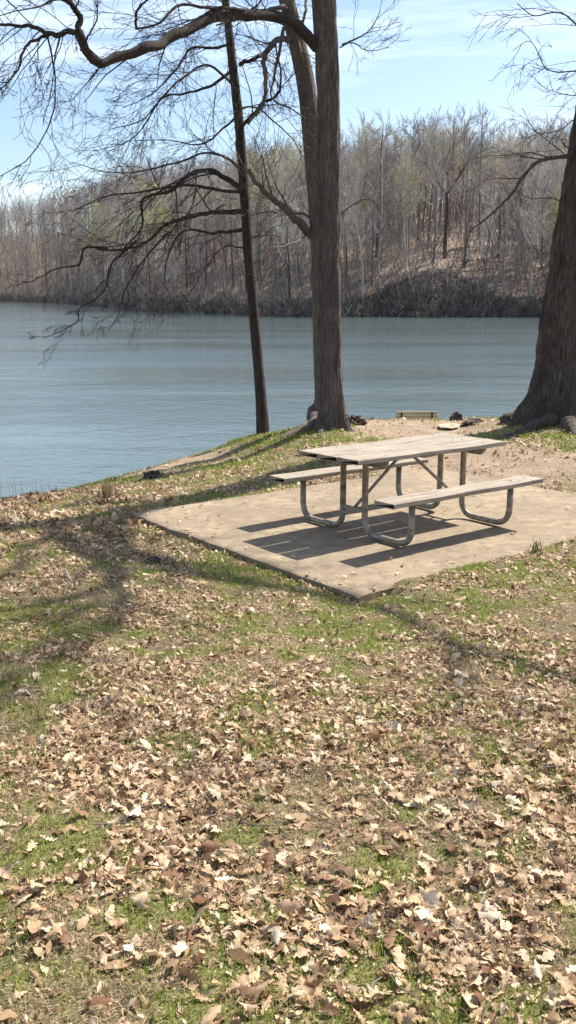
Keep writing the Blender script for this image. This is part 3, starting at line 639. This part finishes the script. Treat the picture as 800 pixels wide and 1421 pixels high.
# big oak on the right
def limbs_oak(sp, cut, rg, bm_, base):
    K = dict(kmax=3, kk=3, rmin=.004, kr=.45, jit=.07)
    sp(pxpath([(812, 225, 15.5), (798, 212, 15.2), (775, 212, 15), (748, 226, 14.8), (722, 256, 14.6), (700, 278, 14.5), (672, 300, 14.4), (655, 335, 14.3), (645, 365, 14.2)]), .05, .008, kids=9, klen=.55, bias=np.array([-.03, 0, -.04]), **K)
    sp(pxpath([(815, 300, 15.5), (790, 290, 15.2), (765, 270, 15), (745, 275, 14.9), (715, 262, 14.8)]), .012, .004, kids=5, klen=.4, **{**K, 'kmax': 1})
    sp(pxpath([(800, 370, 15.2), (772, 352, 14.9), (750, 356, 14.8), (735, 350, 14.7)]), .010, .004, kids=3, klen=.3, **{**K, 'kmax': 1})
    sp(pxpath([(860, -60, 15.5), (840, -10, 14.8), (812, 30, 14.3), (780, 20, 14), (745, 15, 13.8), (718, 5, 13.7)]), .035, .007, kids=9, klen=.6, bias=np.array([-.04, 0, -.05]), **{**K, 'kmax': 2})
    sp(pxpath([(850, 60, 15.5), (825, 70, 15), (800, 90, 14.7), (765, 85, 14.5), (735, 60, 14.4), (712, 70, 14.3)]), .022, .005, kids=9, klen=.5, bias=np.array([-.03, 0, -.05]), **{**K, 'kmax': 2})
    sp(pxpath([(845, 130, 15.5), (820, 120, 15), (790, 130, 14.7), (755, 118, 14.5), (742, 112, 14.4)]), .018, .004, kids=7, klen=.4, bias=np.array([-.03, 0, .0]), **{**K, 'kmax': 1})
    sp(pxpath([(845, 190, 15.5), (810, 165, 15), (775, 175, 14.7), (740, 180, 14.5), (725, 150, 14.4)]), .014, .004, kids=6, klen=.4, **{**K, 'kmax': 1})
    # heavy limbs out of frame that throw the shadow bands over the grass
    sp([cut(9.0)[0], (5.4, 13.9, 10.4), (6.3, 12.9, 10.9), (7.9, 11.8, 11), (8.3, 10.6, 11), (8.1, 9.4, 11)], .16, .02, kids=10, klen=1.1, kmax=2, kk=3, rmin=.008, kr=.4, up=.0, spread=.6)
    sp([cut(8.2)[0], (4.6, 14.4, 9.4), (4.5, 13.4, 9.9), (5.2, 12.6, 10.1), (5.6, 11.9, 10.2), (5.2, 11.2, 10.3), (4.3, 10.8, 10.4)], .17, .03, kids=18, klen=1.3, kmax=2, kk=4, rmin=.014, kr=.55, up=.0)
    sp([(5.4, 12.3, 10.2), (6.0, 11.5, 10.6), (6.2, 10.6, 11), (5.8, 9.8, 11.3)], .06, .015, kids=12, klen=1.1, kmax=2, kk=4, rmin=.012, kr=.6, up=.0)
    sp([(8.3, 10.6, 11), (9.2, 9.6, 11.3), (9.6, 8.2, 11.6)], .06, .02, kids=6, klen=.8, kmax=1, kk=3, rmin=.008, kr=.45, up=.0)
    crown_auto(sp, cut, rg, [10.4, 11.4, 12.4, 13.4, 14.5], 4.6, 1.2, .7, 1.6, 3, 5, .007, kmax=1)
def oak_extra(th, s):
    return 0
make_tree('oak_tree', 'massive dark oak trunk with flaring roots at the right edge of the photo', [(798, 592, 15.5), (797, 565, 15.5), (800, 520, 15.5), (806, 450, 15.5), (814, 380, 15.5), (824, 300, 15.5), (835, 220, 15.5), (846, 140, 15.5), (862, 0, 15.5)],
          [70, 62, 56, 53, 50, 47, 43, 41, 36], M_BARKO, .62, 41, limbs_oak, top=[((6.2, 15.4, 11), .3), ((6.5, 15.2, 14), .16), ((6.6, 15.2, 17), .03)], k=180, lobes=6, fh=.5, furrow=.075)
# surface roots belong to their trees
def roots(parent_name, lst, material):
    e = bpy.data.objects[parent_name]; b0 = np.array(e.location)
    for L_, r0, r1 in lst:
        P = []; mb = MB()
        for (a, b_, lift) in L_: x, y, z = gpos(a, b_); P.append((x, y, z+lift))
        Q = smooth_path(P, 24); g = gz(Q[:, 0], Q[:, 1]); lf = np.interp(np.linspace(0, 1, 24), np.linspace(0, 1, len(L_)), [q[2] for q in L_]); Q[:, 2] = g+lf
        mb.tube(Q-b0, np.linspace(r0, r1, 24)*(1+.18*np.sin(np.arange(24)*1.3)), 10, cap=True)
        mb.build('root', material, e)
roots('straight_tree', [([(450, 586, .34), (440, 590, .22), (428, 597, .06), (412, 604, -.01)], .17, .05), ([(466, 588, .12), (482, 585, .05), (498, 587, .0)], .13, .05), ([(452, 592, .08), (446, 600, .02), (440, 606, -.02)], .10, .03), ([(470, 590, .06), (486, 595, .0)], .07, .03)], M_BARK)
roots('leaning_tree', [([(440, 588, .16), (424, 596, .10), (405, 603, .03), (388, 609, -.03)], .17, .05)], M_BARKP)
roots('oak_tree', [([(765, 583, .22), (738, 583, .14), (715, 585, .08), (694, 588, .03)], .26, .09), ([(770, 592, .1), (745, 596, .04), (716, 603, .0), (690, 610, -.02)], .12, .05), ([(790, 596, .08), (800, 606, .0)], .13, .05)], M_BARKO)

# ------------------------------------------------------------------ concrete slab
m, t, b, o = mat('worn_concrete')
n1 = noise(t, 1.3, 5, .6); n2 = noise(t, 9, 6, .65); n3 = noise(t, 110, 4, .7)
c = mix(t, ramp(t, n1, [(.35, 0.), (.65, 1.)]), (.22, .165, .108), (.37, .285, .185)); c = mix(t, ramp(t, n2, [(.36, .9), (.58, 0.)]), c, (.19, .145, .10))
c = mix(t, ramp(t, n3, [(.36, .65), (.5, 0.)]), c, (.13, .105, .085)); c = mix(t, ramp(t, noise(t, 3.3, 6, .7, dist=1.5), [(.52, 0.), (.66, .55)]), c, (.20, .155, .11)); c = mix(t, ramp(t, n3, [(.6, 0.), (.72, .5)]), c, (.55, .49, .41))
t.links.new(c, b.inputs['Base Color']); b.inputs['Roughness'].default_value = .93; bump(t, b, math_(t, 'ADD', n3, math_(t, 'MULTIPLY', n2, .7)), .6, .012)
nu, nv = 180, 140; us = np.linspace(0, SL, nu); vs = np.linspace(0, SW, nv); U, V = np.meshgrid(us, vs, indexing='ij')
chip = (fbm(U*1.0, V*1.0, 3, 4, 17)-.5)
eL = np.exp(-U/.05); eN = np.exp(-V/.05)
Uu = U + eL*(.035*chip+.02*(fbm(V, U*0, 14, 3, 4)-.5)); Vv = V + eN*(.03*chip)+ .03*np.exp(-(SW-V)/.05)*chip + .07*np.exp(-(SW-V)/.25)
X = S1[0]+UX[0]*Uu+VX[0]*Vv; Y = S1[1]+UX[1]*Uu+VX[1]*Vv
Zt = slabz(X, Y) + (fbm(U, V, 2.2, 3, 3)-.5)*.012 - .012*np.exp(-U/.02) - .01*np.exp(-V/.02)
crk = np.abs(V-(.42-.16*U+.10*(fbm(U, V*0, 3, 4, 12)-.5)*2)); inc = (U > .0) & (U < 1.5); Zt = Zt - np.where(inc, .014*np.exp(-(crk/.012)**2), 0)
i = np.arange(nu-1)[:, None]*nv; j = np.arange(nv-1)[None, :]; Fq = np.stack([i+j, i+nv+j, i+nv+j+1, i+j+1], -1).reshape(-1, 4)
mb = MB(); mb.add(np.c_[X.ravel(), Y.ravel(), Zt.ravel()], Fq)
ring = [k*nv for k in range(nu)] + [(nu-1)*nv+k for k in range(1, nv)] + [k*nv+nv-1 for k in range(nu-2, -1, -1)] + [k for k in range(nv-2, 0, -1)]
T0 = np.c_[X.ravel(), Y.ravel(), Zt.ravel()][ring]; B0 = T0.copy(); B0[:, 2] -= .14; nr = len(ring)
q = np.arange(nr); q2 = (q+1) % nr; mb.add(np.r_[T0, B0], np.stack([q, q+nr, q2+nr, q2], -1))
slab = mb.build('concrete_pad', m, smooth=False); tag(slab, 'worn tan concrete pad under the picnic table', 'concrete pad', kind=None)
# small crack detail in the base colour is left to the relief

# ------------------------------------------------------------------ picnic table
def wood(name, c0, c1, c2):
    m, t, b, o = mat(name)
    n1 = noise(t, 30, 5, .65, stretch=(.06, 1, 1), dist=.3); n2 = noise(t, 2.5, 4); n3 = noise(t, 120, 3, stretch=(.05, 1, 1)); n4 = noise(t, 9, 4)
    c = ramp(t, n1, [(.3, c0), (.5, c1), (.7, c2)]); c = mix(t, ramp(t, n3, [(.35, .6), (.5, 0.)]), c, c0); c = mix(t, ramp(t, n2, [(.4, .45), (.7, 0.)]), c, c1)
    c = mix(t, ramp(t, n4, [(.3, .5), (.42, 0.)]), c, (.13, .11, .08))
    t.links.new(c, b.inputs['Base Color']); b.inputs['Roughness'].default_value = .85; bump(t, b, math_(t, 'ADD', n1, math_(t, 'MULTIPLY', n3, .5)), .6, .006); return m
M_WOOD = wood('weathered_plank', (.14, .11, .082), (.285, .24, .19), (.43, .375, .305))
m, t, b, o = mat('galvanised_pipe'); n1 = noise(t, 18, 5, .6); c = ramp(t, n1, [(.3, (.13, .105, .08)), (.5, (.27, .24, .20)), (.75, (.42, .385, .335))])
t.links.new(c, b.inputs['Base Color']); b.inputs['Metallic'].default_value = .35; b.inputs['Roughness'].default_value = .5; bump(t, b, n1, .3, .003); M_PIPE = m
m, t, b, o = mat('steel_bolt'); b.inputs['Base Color'].default_value = (.10, .085, .07, 1); b.inputs['Metallic'].default_value = .5; b.inputs['Roughness'].default_value = .45; M_BOLT = m
tb = empty('picnic_table'); tx, ty = 1.122, 8.468; pos = slabpt(tx, ty, 0.008)
tb.matrix_world = Matrix.Translation(Vector(pos))@Matrix.Rotation(-DEL, 4, 'X')@Matrix.Rotation(YAW, 4, 'Z')
tag(tb, 'weathered picnic table with plank top and attached benches on bent pipe legs', 'picnic table')
HL = 1.975/2; TW = .80; TH = .042; ZT = .76; ZS = .456; SO = .857; BW = .235; E_ = .331; VI = .15; PR = .029
def plank(name, u0, u1, v0, v1, z1, th, seed, warp=.004):
    nu, nv = 40, 5; mb = MB(); us = np.linspace(u0, u1, nu); vs = np.linspace(v0, v1, nv); rg = np.random.default_rng(seed)
    prof = [(v0+.006, 0, ), ]; ring = []
    for uu in us:
        zoff = warp*math.sin((uu-u0)*2.1+seed)+warp*.6*math.sin(uu*7+seed*2); r = []
        e1 = (fbm(np.array([uu*6]), np.array([seed*1.]), 1, 3, 5)[0]-.5)*.006
        for (v, z) in ((v0+e1, -.005), (v0+e1+.005, 0), ((v0+v1)/2, -.0025), (v1-.005+e1*.5, 0), (v1+e1*.5, -.005), (v1, -th+.004), (v1-.004, -th), (v0+.004, -th), (v0+e1, -th+.004)): r.append((uu, v, z1+z+zoff))
        ring.append(r)
    k = 9; V = np.array(ring).reshape(-1, 3); i = np.arange(nu-1)[:, None]*k; j = np.arange(k)[None]; j2 = (j+1) % k
    mb.add(V, np.stack([i+j, i+j2, i+k+j2, i+k+j], -1).reshape(-1, 4))
    for base, s_ in ((0, 1), ((nu-1)*k, -1)):
        mb.f.append(np.array([[base+q, base+(q+1) % k, base+7] if False else [base+6, base+q, base+(q+1) % k] for q in (0, 1, 2, 3, 4, 7)] + [[base+6, base+7, base+8]]))
    return mb.build(name, M_WOOD, tb, smooth=False, recalc=True)
bw = (TW-.02)/3
for q in range(3): plank('top_plank', -HL+(.006, -.004, .002)[q], HL+(.004, -.006, .003)[q], -TW/2+q*(bw+.01), -TW/2+q*(bw+.01)+bw, ZT, TH, q+1, .003)
plank('bench_plank', -HL-.004, HL+.004, -SO, -SO+BW, ZS, .042, 7); plank('bench_plank', -HL+.003, HL-.002, SO-BW, SO, ZS, .042, 8)
def arc_path(pts, R=.11, n=8):
    out_ = [np.array(pts[0], float)]
    for q in range(1, len(pts)-1):
        a, p, c = (np.array(pts[q+k], float) for k in (-1, 0, 1)); d1 = unit(a-p); d2 = unit(c-p); A = p+d1*R; C = p+d2*R
        for s in np.linspace(0, 1, n): out_.append((1-s)**2*A*1+2*s*(1-s)*(p*.9+(A+C)/2*.1)+s*s*C)
    out_.append(np.array(pts[-1], float)); return np.array(out_)
OC = SO-BW/2
for sd in (-1, 1):
    u = sd*(HL-E_)
    for sv in (-1, 1):
        mb = MB(); P = arc_path([(u, sv*VI, ZT-TH-.002), (u, sv*VI, PR), (u, sv*OC, PR), (u, sv*OC, ZS-.044)], .15, 10); mb.tube(P, PR, 16, cap=True); lg = mb.build('leg', M_PIPE, tb)
        mb = MB(); mb.box((u, sv*OC, ZS-.0465), (.07, .2, .006), ch=.001); mb.build('seat_bracket', M_PIPE, lg, smooth=False)
    uc = u+.075; mb = MB()
    prof = [(-TW/2+.05, 0), (TW/2-.05, 0), (TW/2-.05, -.03), (TW/2-.10, -.075), (-TW/2+.10, -.075), (-TW/2+.05, -.03)]
    zt = ZT-TH-.003; V = [(uc-.019, v, zt+z) for v, z in prof]+[(uc+.019, v, zt+z) for v, z in prof]
    mb.add(V, [[q, (q+1) % 6, (q+1) % 6+6, q+6] for q in range(6)]); mb.add([(uc-.019, v, zt+z) for v, z in prof], [[0, 1, 2, 3], [0, 3, 4, 5]]); mb.add([(uc+.019, v, zt+z) for v, z in prof], [[0, 1, 2, 3], [0, 3, 4, 5]])
    mb.build('cleat', M_WOOD, tb, smooth=False, recalc=True)
    mb = MB(); mb.box((u, 0, .235), (.035, 2*VI-.04, .03), ch=.003); mb.build('crossbar', M_PIPE, tb, smooth=False)
    mb = MB(); mb.tube([(u*.98, 0, .245), (u*.94, 0, .265), (sd*.05, 0, ZT-TH-.03), (sd*.01, 0, ZT-TH-.012)], .0155, 10, cap=True); mb.build('brace', M_PIPE, tb)
for u in (-HL+E_+.075, HL-E_+.075):
    for v in (-.33, -.06, .06, .33):
        mb = MB(); mb.tube([(u, v, ZT-.004), (u, v, ZT+.003)], [.011, .009], 8, cap=True); mb.build('bolt', M_BOLT, tb)
for sv in (-1, 1):
    for sd in (-1, 1):
        mb = MB(); mb.tube([(sd*(HL-E_), sv*OC, ZS-.004), (sd*(HL-E_), sv*OC, ZS+.003)], [.011, .009], 8, cap=True); mb.build('bolt', M_BOLT, tb)

# ------------------------------------------------------------------ lakeside bench seen from behind
M_BW = wood('bench_wood', (.26, .19, .11), (.50, .38, .23), (.64, .50, .32))
M_BM = simple('bench_post_metal', (.035, .03, .028))
bp = at(578, 577, 21.8); gb = float(gz(bp[0], bp[1])[0]); be = empty('park_bench', (bp[0], bp[1], gb), .03)
tag(be, 'low wooden slat bench facing the lake beyond the picnic table', 'bench')
zt = at(578, 570.5, 21.8)[2]-gb; sh = zt-.40
Wd = 57.5*21.8/F
print('bench', bp, gb, zt)
for q in range(3):
    mb = MB(); mb.box((0, -.02*q*0-.05, zt-.045-.085*q), (Wd, .028, .068 if q else .075), ch=.004); mb.build('back_slat', M_BW, be, smooth=False)
for q in range(3):
    mb = MB(); mb.box((0, .05+.12*q, sh), (Wd, .10, .03), ch=.004); mb.build('seat_slat', M_BW, be, smooth=False)
for s in (-1, 1):
    mb = MB(); x = s*Wd*.37; mb.box((x, -.075, zt/2-.12), (.035, .03, zt+.2), ch=.003); mb.box((x, .37, sh/2-.17), (.035, .035, sh+.30), ch=.003); mb.box((x, .15, sh-.035), (.035, .42, .04), ch=.003); mb.build('leg', M_BM, be, smooth=False)

# ------------------------------------------------------------------ rocks, stumps
def rock(name, px, py, size, label, cat, material, seed, squash=.7, group=None, lift=0., Y=None):
    rg = np.random.default_rng(seed); mb = MB(); n, k = 10, 14
    V = []; ph = rg.uniform(0, 6, 4)
    for a in range(n+1):
        for c_ in range(k):
            p = math.pi*a/n; th = 2*math.pi*c_/k; d = np.array([math.sin(p)*math.cos(th), math.sin(p)*math.sin(th), math.cos(p)])
            r = 1+.28*math.sin(2.3*d[0]*2+ph[0])*math.cos(2.1*d[1]*2+ph[1])+.18*math.sin(5*d[2]+4*d[0]+ph[2])+.1*math.sin(9*d[1]+7*d[2]+ph[3]); V.append(d*r*np.array(size)/2)
    i = np.arange(n)[:, None]*k; j = np.arange(k)[None]; mb.add(V, np.stack([i+j, i+k+j, i+k+(j+1) % k, i+(j+1) % k], -1).reshape(-1, 4))
    if Y is None: x, y, z = gpos(px, py)
    else: x, y, z = at(px, py, Y)
    o_ = mb.build(name, material, smooth=False); o_.location = (x, y, z+size[2]*.2+lift); o_.rotation_euler = (0, 0, rg.uniform(0, 6)); tag(o_, label, cat, group); return o_
M_ROCK = simple('lichen_stone', (.10, .085, .07), (.30, .265, .22), sc_=6); M_STUMP = simple('rotten_wood', (.03, .022, .018), (.11, .08, .06), sc_=9)
rock('broken_stump', 634, 584, (.28, .2, .24), 'small dark broken stump right of the lakeside bench', 'stump', M_STUMP, 1)
rock('driftwood', 655, 588, (.42, .2, .12), 'flat dark piece of rotten wood between bench and oak', 'driftwood', M_STUMP, 2)
rock('burl', 497, 590, (.34, .26, .24), 'knotty dark root burl right of the straight trunk', 'root burl', M_STUMP, 3)
rock('stone', 712, 586, (.30, .22, .2), 'pale rounded stone at the left foot of the oak', 'stone', M_ROCK, 4)
rock('stone', 733, 588, (.34, .24, .16), 'brown stone beside the oak roots, second from the left', 'stone', M_ROCK, 5)
rock('stone', 752, 585, (.22, .18, .14), 'small stone close against the oak trunk', 'stone', M_ROCK, 6)
rock('boulder', 212, 662, (.34, .24, .14), 'dark low rock at the waterline below the dirt ledge', 'rock', M_STUMP, 7)
rock('flat_stone', 625, 592, (.55, .4, .06), 'flat pale stone slab on the dirt beside the bench', 'stone', simple('pale_stone', (.30, .24, .17), (.42, .34, .24), sc_=4), 9)
rock('leaf_clump', 214, 782, (.12, .1, .07), 'dark curled clump of leaves on the shaded grass left of the pad', 'leaf clump', M_STUMP, 8)

# ------------------------------------------------------------------ leaves
def leaf_proto(rg, n, kind):
    s = np.linspace(0, 1, n); ww = []
    for k, x in enumerate(s):
        env = math.sin(math.pi*min(1, x*.93+.04))**.7
        if kind == 'oak': lob = (.36*rg.uniform(.6, 1.15) if k % 2 else .15*rg.uniform(.7, 1.6))*(.75+.5*x)
        elif kind == 'maple': lob = .36*math.exp(-((x-.45)/.25)**2)*rg.uniform(.6, 1.2)+(.15 if k % 2 else .04)
        else: lob = .24
        ww.append((lob*env*rg.uniform(.8, 1.15), lob*env*rg.uniform(.8, 1.15)))
    curl = rg.uniform(-.8, 1.6); bend = rg.uniform(-.5, .5); tw = rg.uniform(-.7, .7); V = []
    for k, x in enumerate(s):
        a, b_ = ww[k]; zb = bend*(x-.5)**2; fold = rg.gauss(0, .03)
        adv = .07 if k % 2 else 0.
        for v in (-a, -a*.5, 0, b_*.5, b_):
            V.append((x-.5+adv*abs(v)*2, v, zb+curl*v*v+tw*(x-.5)*v+fold*(1 if v else 0)))
    i = np.arange(n-1)[:, None]*5; j = np.arange(4)[None]; Fq = np.stack([i+j, i+5+j, i+6+j, i+1+j], -1).reshape(-1, 4)
    V = np.array(V)*np.array([1, rg.choice([1., .9, .72, .5]), 1]); V[:, 2] *= rg.uniform(.7, 1.7); V[:, 2] -= V[:, 2].min(); return V, Fq
rgl = random.Random(42)
HI = [leaf_proto(rgl, 11, rgl.choice(['oak', 'oak', 'maple', 'plain'])) for _ in range(28)]
MD = [leaf_proto(rgl, 6, rgl.choice(['oak', 'plain'])) for _ in range(10)]
def low(rg):
    V, Fq = leaf_proto(rg, 3, 'plain'); ix = np.array([k for k in range(15) if k % 5 in (0, 2, 4)]); V = V[ix]*np.array([1, 1.4, 1.3])
    return V, np.array([[0, 3, 4, 1], [1, 4, 5, 2], [3, 6, 7, 4], [4, 7, 8, 5]])
LO = [low(rgl) for _ in range(8)]
def scatter(mb, protos, x, y, z, size, rg, tilt=.5, lift=.003):
    n = len(x); k = rg.integers(0, len(protos), n); az = rg.uniform(0, 6.283, n); tx_ = rg.normal(0, tilt, n); ty_ = rg.normal(0, tilt, n); fl = rg.random(n) < .35
    for q, (V, Fq) in enumerate(protos):
        I = np.where(k == q)[0]
        if not len(I): continue
        v = V[None]*size[I][:, None, None]; v = v.copy(); v[fl[I], :, 2] *= -1; v[fl[I], :, 2] -= v[fl[I], :, 2].min(1)[:, None]
        c, s = np.cos(tx_[I])[:, None], np.sin(tx_[I])[:, None]; yy = v[..., 1]*c-v[..., 2]*s; zz = v[..., 1]*s+v[..., 2]*c
        c, s = np.cos(ty_[I])[:, None], np.sin(ty_[I])[:, None]; xx = v[..., 0]*c+zz*s; zz = -v[..., 0]*s+zz*c
        zz = zz-zz.min(1)[:, None]*.75
        c, s = np.cos(az[I])[:, None], np.sin(az[I])[:, None]
        W2 = np.stack([xx*c-yy*s+x[I][:, None], xx*s+yy*c+y[I][:, None], zz+z[I][:, None]+lift], -1).reshape(-1, 3)
        mb.add(W2, (np.arange(len(I))[:, None, None]*len(V)+Fq[None]).reshape(-1, 4))
rgn = np.random.default_rng(77)
def sample(n, y0, y1, wfun, power=1.):
    y = y0+(y1-y0)*rgn.random(n)**power; hw = wfun(y); return rgn.uniform(-1, 1, n)*hw, y
def on_slab(x, y, mg=0.): u, v = slab_uv(x, y); return (u > -mg) & (u < SL+mg) & (v > -mg) & (v < SW+mg)
lf = MB()
def put(n, y0, y1, protos, smin, smax, tilt, power=1., wf=lambda y: .40*y+.9, cov=1.):
    x, y = sample(n, y0, y1, wf, power); g = m_grass(x, y); cl = fbm(x, y, 2.3, 4, 60); cl2 = fbm(x, y, .55, 3, 66)
    p = np.clip(.55+(cl-.5)*2.2+(cl2-.5)*1.-g*.45, .12, 1)*cov; d = m_dirt(x, y); p *= (1-.88*d)
    k = (rgn.random(n) < p) & ~on_slab(x, y, -.02); x, y = x[k], y[k]; z = gz(x, y); k = z > WATER+.03; x, y, z = x[k], y[k], z[k]
    sz = smin+(smax-smin)*rgn.random(len(x))**2.0; z = z-rgn.uniform(-.004, .003, len(x)); scatter(lf, protos, x, y, z, sz, rgn, tilt, lift=.002)
    return len(x)
c1 = put(23000, .9, 3.3, HI, .02, .082, .34); c2 = put(40000, 3.0, 6.8, HI, .02, .074, .38); c3_ = put(52000, 6.6, 13, MD, .028, .08, .38); c4 = put(14000, 12, 19, LO, .06, .11, .4)
c5 = put(42000, .9, 3.6, LO, .010, .036, .6); c6 = put(60000, 3.2, 8.5, LO, .014, .045, .6); c7 = put(12000, 8, 15, LO, .03, .08, .5)
# drift of leaves on the bank at the far left
x = rgn.uniform(-5.5, -1.2, 9000); y = rgn.uniform(8.3, 12.5, 9000); k = rgn.random(9000) < np.clip((fbm(x, y, 1.5, 3, 88)-.35)*3, 0, 1)*np.clip((-x-1.2)/1.5, .1, 1)
scatter(lf, MD, x[k], y[k], gz(x[k], y[k]), rgn.uniform(.06, .13, k.sum()), rgn, .5)
fl = lf.build('fallen_leaves', M_LEAF, smooth=True); tag(fl, 'curled dry brown oak leaves littering the grass', 'leaves', kind='stuff')
print('leaves', c1, c2, c3_, c4, c5, c6, c7)
# a few leaves and bits lying on the pad
sp_ = MB(); n = 700; u = rgn.uniform(.02, SL-.05, n); v = rgn.uniform(.02, SW, n); k = (rgn.random(n) < .10+np.exp(-u/.10)*.8+np.exp(-v/.12)); u, v = u[k], v[k]
x = S1[0]+UX[0]*u+VX[0]*v; y = S1[1]+UX[1]*u+VX[1]*v; scatter(sp_, MD, x, y, slabz(x, y)+.004, rgn.uniform(.02, .07, len(x))**1., rgn, .25)
tag(sp_.build('leaf_litter', M_LEAF), 'scattered dry leaf bits on the concrete pad', 'leaf litter', kind='stuff')

# ------------------------------------------------------------------ grass blades
def blades(name, n, y0, y1, hmin, hmax, wd, material, pf, label, power=1., wf=lambda y: .40*y+.8, lean=.7):
    x, y = sample(n, y0, y1, wf, power); k = (rgn.random(n) < pf(x, y)) & ~on_slab(x, y, .0); x, y = x[k], y[k]; z = gz(x, y); k = z > WATER+.05; x, y, z = x[k], y[k], z[k]; n = len(x)
    h = rgn.uniform(hmin, hmax, n); az = rgn.uniform(0, 6.283, n); ln_ = rgn.uniform(.1, lean, n); az2 = rgn.uniform(0, 6.283, n); w_ = wd*rgn.uniform(.6, 1.3, n)
    dx, dy = np.cos(az), np.sin(az); ex, ey = np.cos(az2)*w_, np.sin(az2)*w_
    z = z-.004
    A = np.stack([x-ex, y-ey, z], -1); B = np.stack([x+ex, y+ey, z], -1); mx_, my_ = x+dx*h*ln_*.35, y+dy*h*ln_*.35
    C = np.stack([mx_+ex*.7, my_+ey*.7, z+h*.6], -1); D = np.stack([mx_-ex*.7, my_-ey*.7, z+h*.6], -1); T_ = np.stack([x+dx*h*ln_, y+dy*h*ln_, z+h*(1-.35*ln_)], -1)
    V = np.stack([A, B, C, D, T_], 1).reshape(-1, 3); base = np.arange(n)*5; mb = MB(); mb.add(V, np.stack([base, base+1, base+2, base+3], -1)); mb.f.append(np.stack([base+3, base+2, base+4], -1))
    return mb, n
gp = lambda x, y: np.clip(m_grass(x, y)*1.5-.15, 0.02, 1)
gm = MB()
def join(dst, src):
    off = dst.n
    for v in src.v: dst.v.append(v)
    for f in src.f: dst.f.append(f+off)
    for a in src.att: dst.att.append(a)
    dst.n += src.n
cnt = []
for a in ((90000, .9, 3.2, .012, .04, .0016), (150000, 3., 7., .015, .045, .0022), (120000, 6.8, 12.5, .02, .05, .004), (90000, 12, 19, .03, .08, .007)):
    mb, n = blades('g', *a, None, gp, ''); join(gm, mb); cnt.append(n)
tag(gm.build('grass', M_GRASS, smooth=False), 'short green spring grass between the dead leaves', 'grass', kind='stuff')
sm = MB(); spf = lambda x, y: np.clip(.75-m_grass(x, y)*.8, .1, 1)*(1-m_dirt(x, y)*.9)
for a in ((110000, .9, 3.2, .012, .034, .0014), (130000, 3., 7., .015, .04, .002), (90000, 6.8, 12.5, .02, .045, .0035), (30000, 12, 18, .03, .06, .006)):
    mb, n = blades('s', *a, None, spf, '', lean=1.6); join(sm, mb); cnt.append(n)
tag(sm.build('dry_grass', M_STRAW, smooth=False), 'dead straw coloured grass thatch under the leaves', 'dry grass', kind='stuff')
print('blades', cnt)
# tufts
def tuft(name, px, py, n, h, spread, material, label, w0=.003, seed=0, Y=None, thin=False):
    rg = np.random.default_rng(seed); x0, y0, z0 = gpos(px, py) if Y is None else at(px, py, Y); mb = MB()
    for q in range(n):
        a = rg.uniform(0, 6.28); l = rg.uniform(.1, .5 if not thin else .15); hh = h*rg.uniform(.5, 1.1); bx, by = rg.normal(0, spread, 2)
        P = [(bx, by, -.02), (bx+math.cos(a)*l*hh*.3, by+math.sin(a)*l*hh*.3, hh*.6), (bx+math.cos(a)*l*hh, by+math.sin(a)*l*hh, hh)]; mb.tube(P, [w0, w0*.8, w0*.15], 3)
    o_ = mb.build(name, material, smooth=False); o_.location = (x0, y0, z0); tag(o_, label, 'plant'); return o_
tuft('grass_tuft', 745, 768, 26, .13, .02, M_GRASS, 'upright green grass tuft at the right front edge of the pad', seed=1)
tuft('weed_stalks', 22, 690, 7, .4, .12, M_TWIG, 'thin bare weed stalks standing at the left shoreline', .0028, 2, thin=True)
tuft('weed_stalks', 58, 688, 4, .3, .12, M_TWIG, 'sparse short stalks at the shoreline right of the taller weed stalks', .0025, 3, thin=True)
tuft('dry_weed', 243, 680, 14, .16, .06, M_STRAW, 'pale dead weed on the bank above the waterline', .004, 4)
tuft('dry_weed', 150, 688, 60, .2, .07, M_STRAW, 'mound of pale dead grass on the left shoreline', .006, 5)
tuft('grass_tuft', 168, 730, 24, .1, .05, M_GRASS, 'green grass tuft against the left corner of the pad', seed=6)
# fallen twigs on the lawn
tw = MB(); rg = random.Random(8)
for q in range(260):
    y = 1.4+rg.random()*9; x = rg.uniform(-1, 1)*(.36*y+.3); 
    if on_slab(np.array(x), np.array(y), .0): continue
    l = rg.uniform(.05, .22); a = rg.uniform(0, 6.28); P = []
    for k in range(4): xx = x+math.cos(a)*l*k/3; yy = y+math.sin(a)*l*k/3; a += rg.gauss(0, .3); P.append((xx, yy, float(gz(xx, yy)[0])+.012+rg.uniform(0, .012)))
    tw.tube(P, [.0028, .0024, .002, .001], 4)
tag(tw.build('twigs', M_TWIG), 'small fallen twigs scattered over the lawn', 'twigs', kind='stuff')
